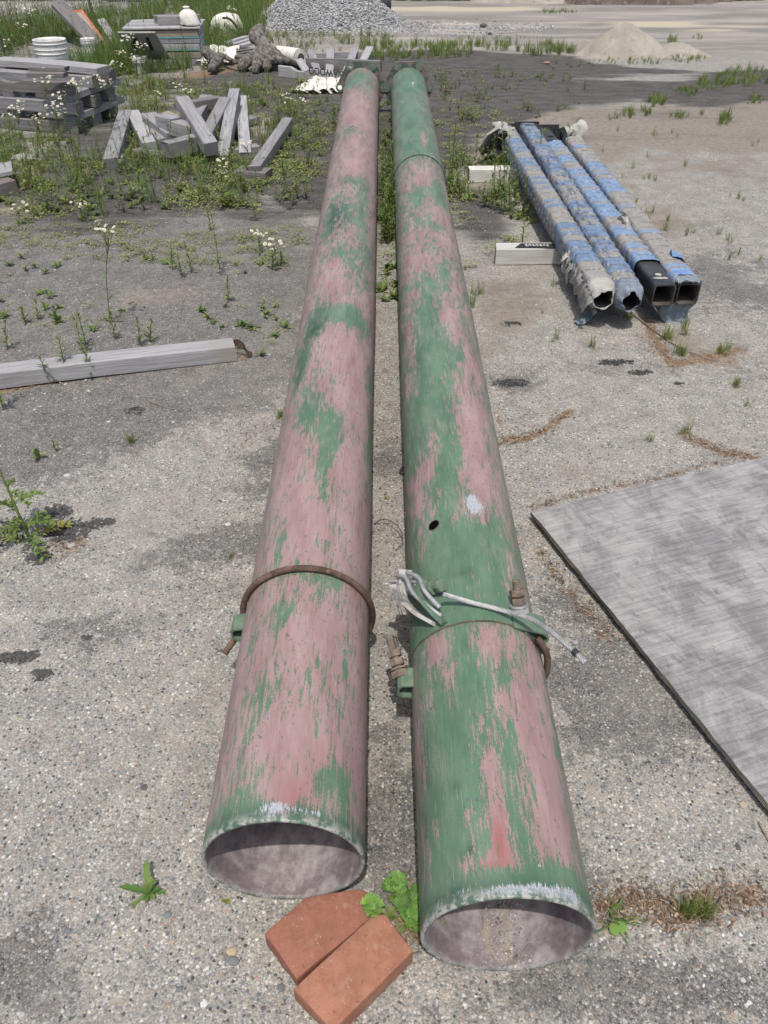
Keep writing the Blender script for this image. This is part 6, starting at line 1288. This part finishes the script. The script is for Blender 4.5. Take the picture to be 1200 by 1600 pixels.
put('mugwort_weed', broad(7, .026, .016, ((.13, .27, .06), (.17, .33, .07)), .02), W(640, 1452), 'low broad-leaved weed touching the green pole near the bricks', 'weed')
put('mugwort_weed', broad(5, .028, .016, ((.15, .30, .06), (.19, .35, .08)), .014), W(578, 1425, .057), 'small bright weed sprouting over the cut-cornered brick', 'weed')
put('mugwort_weed', t_rosette(9, .030, .009, (G2, G3), (15, 60)), W(612, 1432), 'narrow-leaved sprout between the two bricks and the broad weed', 'weed')
put('mugwort_weed', t_rosette(8, .035, .009, (G3, G4), (5, 35)), W(640, 1445), 'flat pointed-leaf weed beside the green pole mouth', 'weed')
put('mugwort_weed', broad(2, .030, .020, ((.15, .30, .06), (.2, .36, .1)), .004, (20, 45)), W(684, 1458, .02), 'pair of green leaves poking inside the mouth of the green pole', 'weed')
m = MB()
for _ in range(26): V, F, c = leaf((random.gauss(0, .012), random.gauss(0, .008), 0), rdir(5, 70), random.uniform(.025, .075), .0035, rcol(G2, G3, (.10, .2, .05)), .5, seg=4); m.add(V, F, c)
for x_, y_ in ((-.004, -.022), (.010, -.018)):
    n = 12; V = [np.array((x_, y_, .014))] + [np.array((x_ + .009 * math.cos(a), y_ + .011 * math.sin(a), .013 + .002 * math.cos(a))) for a in np.linspace(0, 6.283, n, endpoint=False)]; m.add(V, [(0, i + 1, (i + 1) % n + 1) for i in range(n)], (.20, .36, .08))
put('grass_clump', m, W(957, 1437), 'grass clump with two round leaves right of the green pole mouth', 'weed')
put('leafy_weed', t_rosette(5, .018, .009, (G3, YG), (20, 60)), W(352, 1407), 'tiny sprout under the lip of the left pole mouth', 'weed')
# silvery stalk between the poles
m, _ = t_stalk(.34, 34, .03, .011, ((.24, .30, .20), (.30, .36, .26)), .03); put('silver_weed', m, W(604, 330), 'pale silvery stalk standing between the two poles', 'weed')
m, _ = t_stalk(.13, 14, .05, .012, (G3, G4)); put('leafy_weed', m, W(815, 398), 'small weed in front of the near white timber block', 'weed')
m, _ = t_stalk(.10, 12, .045, .012, (G1, G3)); put('leafy_weed', m, W(861, 395), 'dark small weed where the wrapped posts cross the near white block', 'weed')
m, _ = t_stalk(.22, 22, .06, .012, (G1, G2)); put('leafy_weed', m, W(741, 270), 'bushy weed against the left end of the far white block', 'weed')
m, _ = t_stalk(.5, 26, .06, .012, (G1, (.07, .14, .04))); put('leafy_weed', m, WY(578, 66, 10.6) * (1, 1, 0), 'dark tall weed at the right foot of the gravel heap', 'weed')

# ---- small odds and ends ----
def rock(p, s, col, label, flat=.6, k=0, name='loose_stone'):
    V = ICV * (1 + RNG.normal(0, .13, (12, 1))) * s * .5 * np.array((1.2, 1, flat)); V[:, 2] -= V[:, 2].min(); import bmesh
    o = mesh(name, V, ICF, M['stone'], cols=np.tile(col, (12, 1)), loc=(p[0], p[1], -.002)); bm = bmesh.new(); bm.from_mesh(o.data); bmesh.ops.bevel(bm, geom=list(bm.edges), offset=s * .06, segments=1, affect='EDGES'); bm.to_mesh(o.data); bm.free()
    a = o.data.attributes.get('col'); return tag(o, label, 'stone')
rock(W(357, 820), .018, (.62, .58, .5), 'cream angular pebble on gravel left of the left pole')
rock(W(345, 812), .010, (.5, .45, .36), 'tiny tan pebble just above the cream angular one')
rock(W(110, 853), .035, (.36, .35, .36), 'flat grey stone chip beside the ragweed', .25)
rock(W(105, 743), .022, (.5, .5, .5), 'pale stone chip on asphalt above the ragweed', .3)
rock(W(898, 1005), .016, (.30, .31, .32), 'round grey pebble beside the end of the wire cable')
rock(W(225, 1105), .012, (.55, .47, .33), 'yellowish pebble on the gravel at left')
rock(W(362, 1488), .020, (.46, .36, .22), 'tan pebble in the gravel at the lower left')
rock(W(365, 1502), .022, (.16, .17, .19), 'dark blue-grey pebble under the tan one at the lower left')
rock(W(320, 1568), .015, (.62, .6, .57), 'white pebble near the bottom edge at left')
rock(W(262, 1430), .015, (.16, .18, .18), 'dark oval pebble below the dandelion')
rock(W(38, 252), .16, (.33, .32, .29), 'grey field stone in the weeds below the plank stack', .4)
rock(W(56, 292), .09, (.36, .35, .32), 'smaller flat stone near the loose board at left', .35)
rock(W(854, 100), .08, (.30, .19, .12), 'brown stone alone on the dark mud', .4)
rock(W(755, 43), .10, (.05, .05, .05), 'black lump of asphalt on the far lot', .6); rock(W(765, 54), .06, (.05, .05, .05), 'smaller black lump near the black asphalt one', .6)
def twig(pts, r, label, mat='twig'):
    q = spline(pts, 26); q[:, 2] += .004; q += vnoise(q, 30, 3)[:, None] * .003; c = q[0].copy(); c[2] = 0; V, F = tube(q - c, np.linspace(r, r * .5, 26), 6); return tag(mesh('dry_twig', V, F, M[mat], loc=c, smoothf=True), label, 'twig')
twig([W(230, 627), W(255, 636), W(272, 640), W(288, 644)], .002, 'forked dry twig on the asphalt below the long timber')
twig([W(985, 490), W(1040, 530), W(1080, 552), W(1120, 566)], .003, 'long dry twig running from the second wrapped post to the right')
twig([W(585, 820, 0), W(600, 812, .02), W(622, 822, .03), W(630, 845, .02), W(618, 862, .0)], .0018, 'curled dry root between the two poles', 'rust')
twig([W(1130, 1400, .01), W(1120, 1420, .03), W(1118, 1440, .02), W(1127, 1458, 0)], .0015, 'pale curved stem in the brown litter at lower right')
twig([W(1185, 1285), W(1195, 1305), W(1210, 1330)], .002, 'dry stem at the right edge below the plywood')
twig([W(906, 958), W(920, 955), W(935, 951)], .0012, 'short straw beside the plywood edge')
twig([W(640, 728, .0), W(628, 733, .01), W(626, 740, .006), W(638, 744, .0)], .004, 'small black hose scrap beside the green pole', 'rubber')
# sand grains washed into the right pole
n = 1500; l_ = RNG.uniform(.0, .28, n); a_ = math.pi - .10 + RNG.normal(0, .16, n) * (1 - l_ * 1.5); P_ = np.array([PR.pt(l, a, R0 - .010) for l, a in zip(l_, a_)])
Vs, Fs, Cs = stones(P_, np.clip(RNG.lognormal(math.log(.0025), .4, n), .0015, .008), .6); tag(mesh('washed_in_grit', Vs, Fs, M['stone'], cols=Cs), kind='stuff')
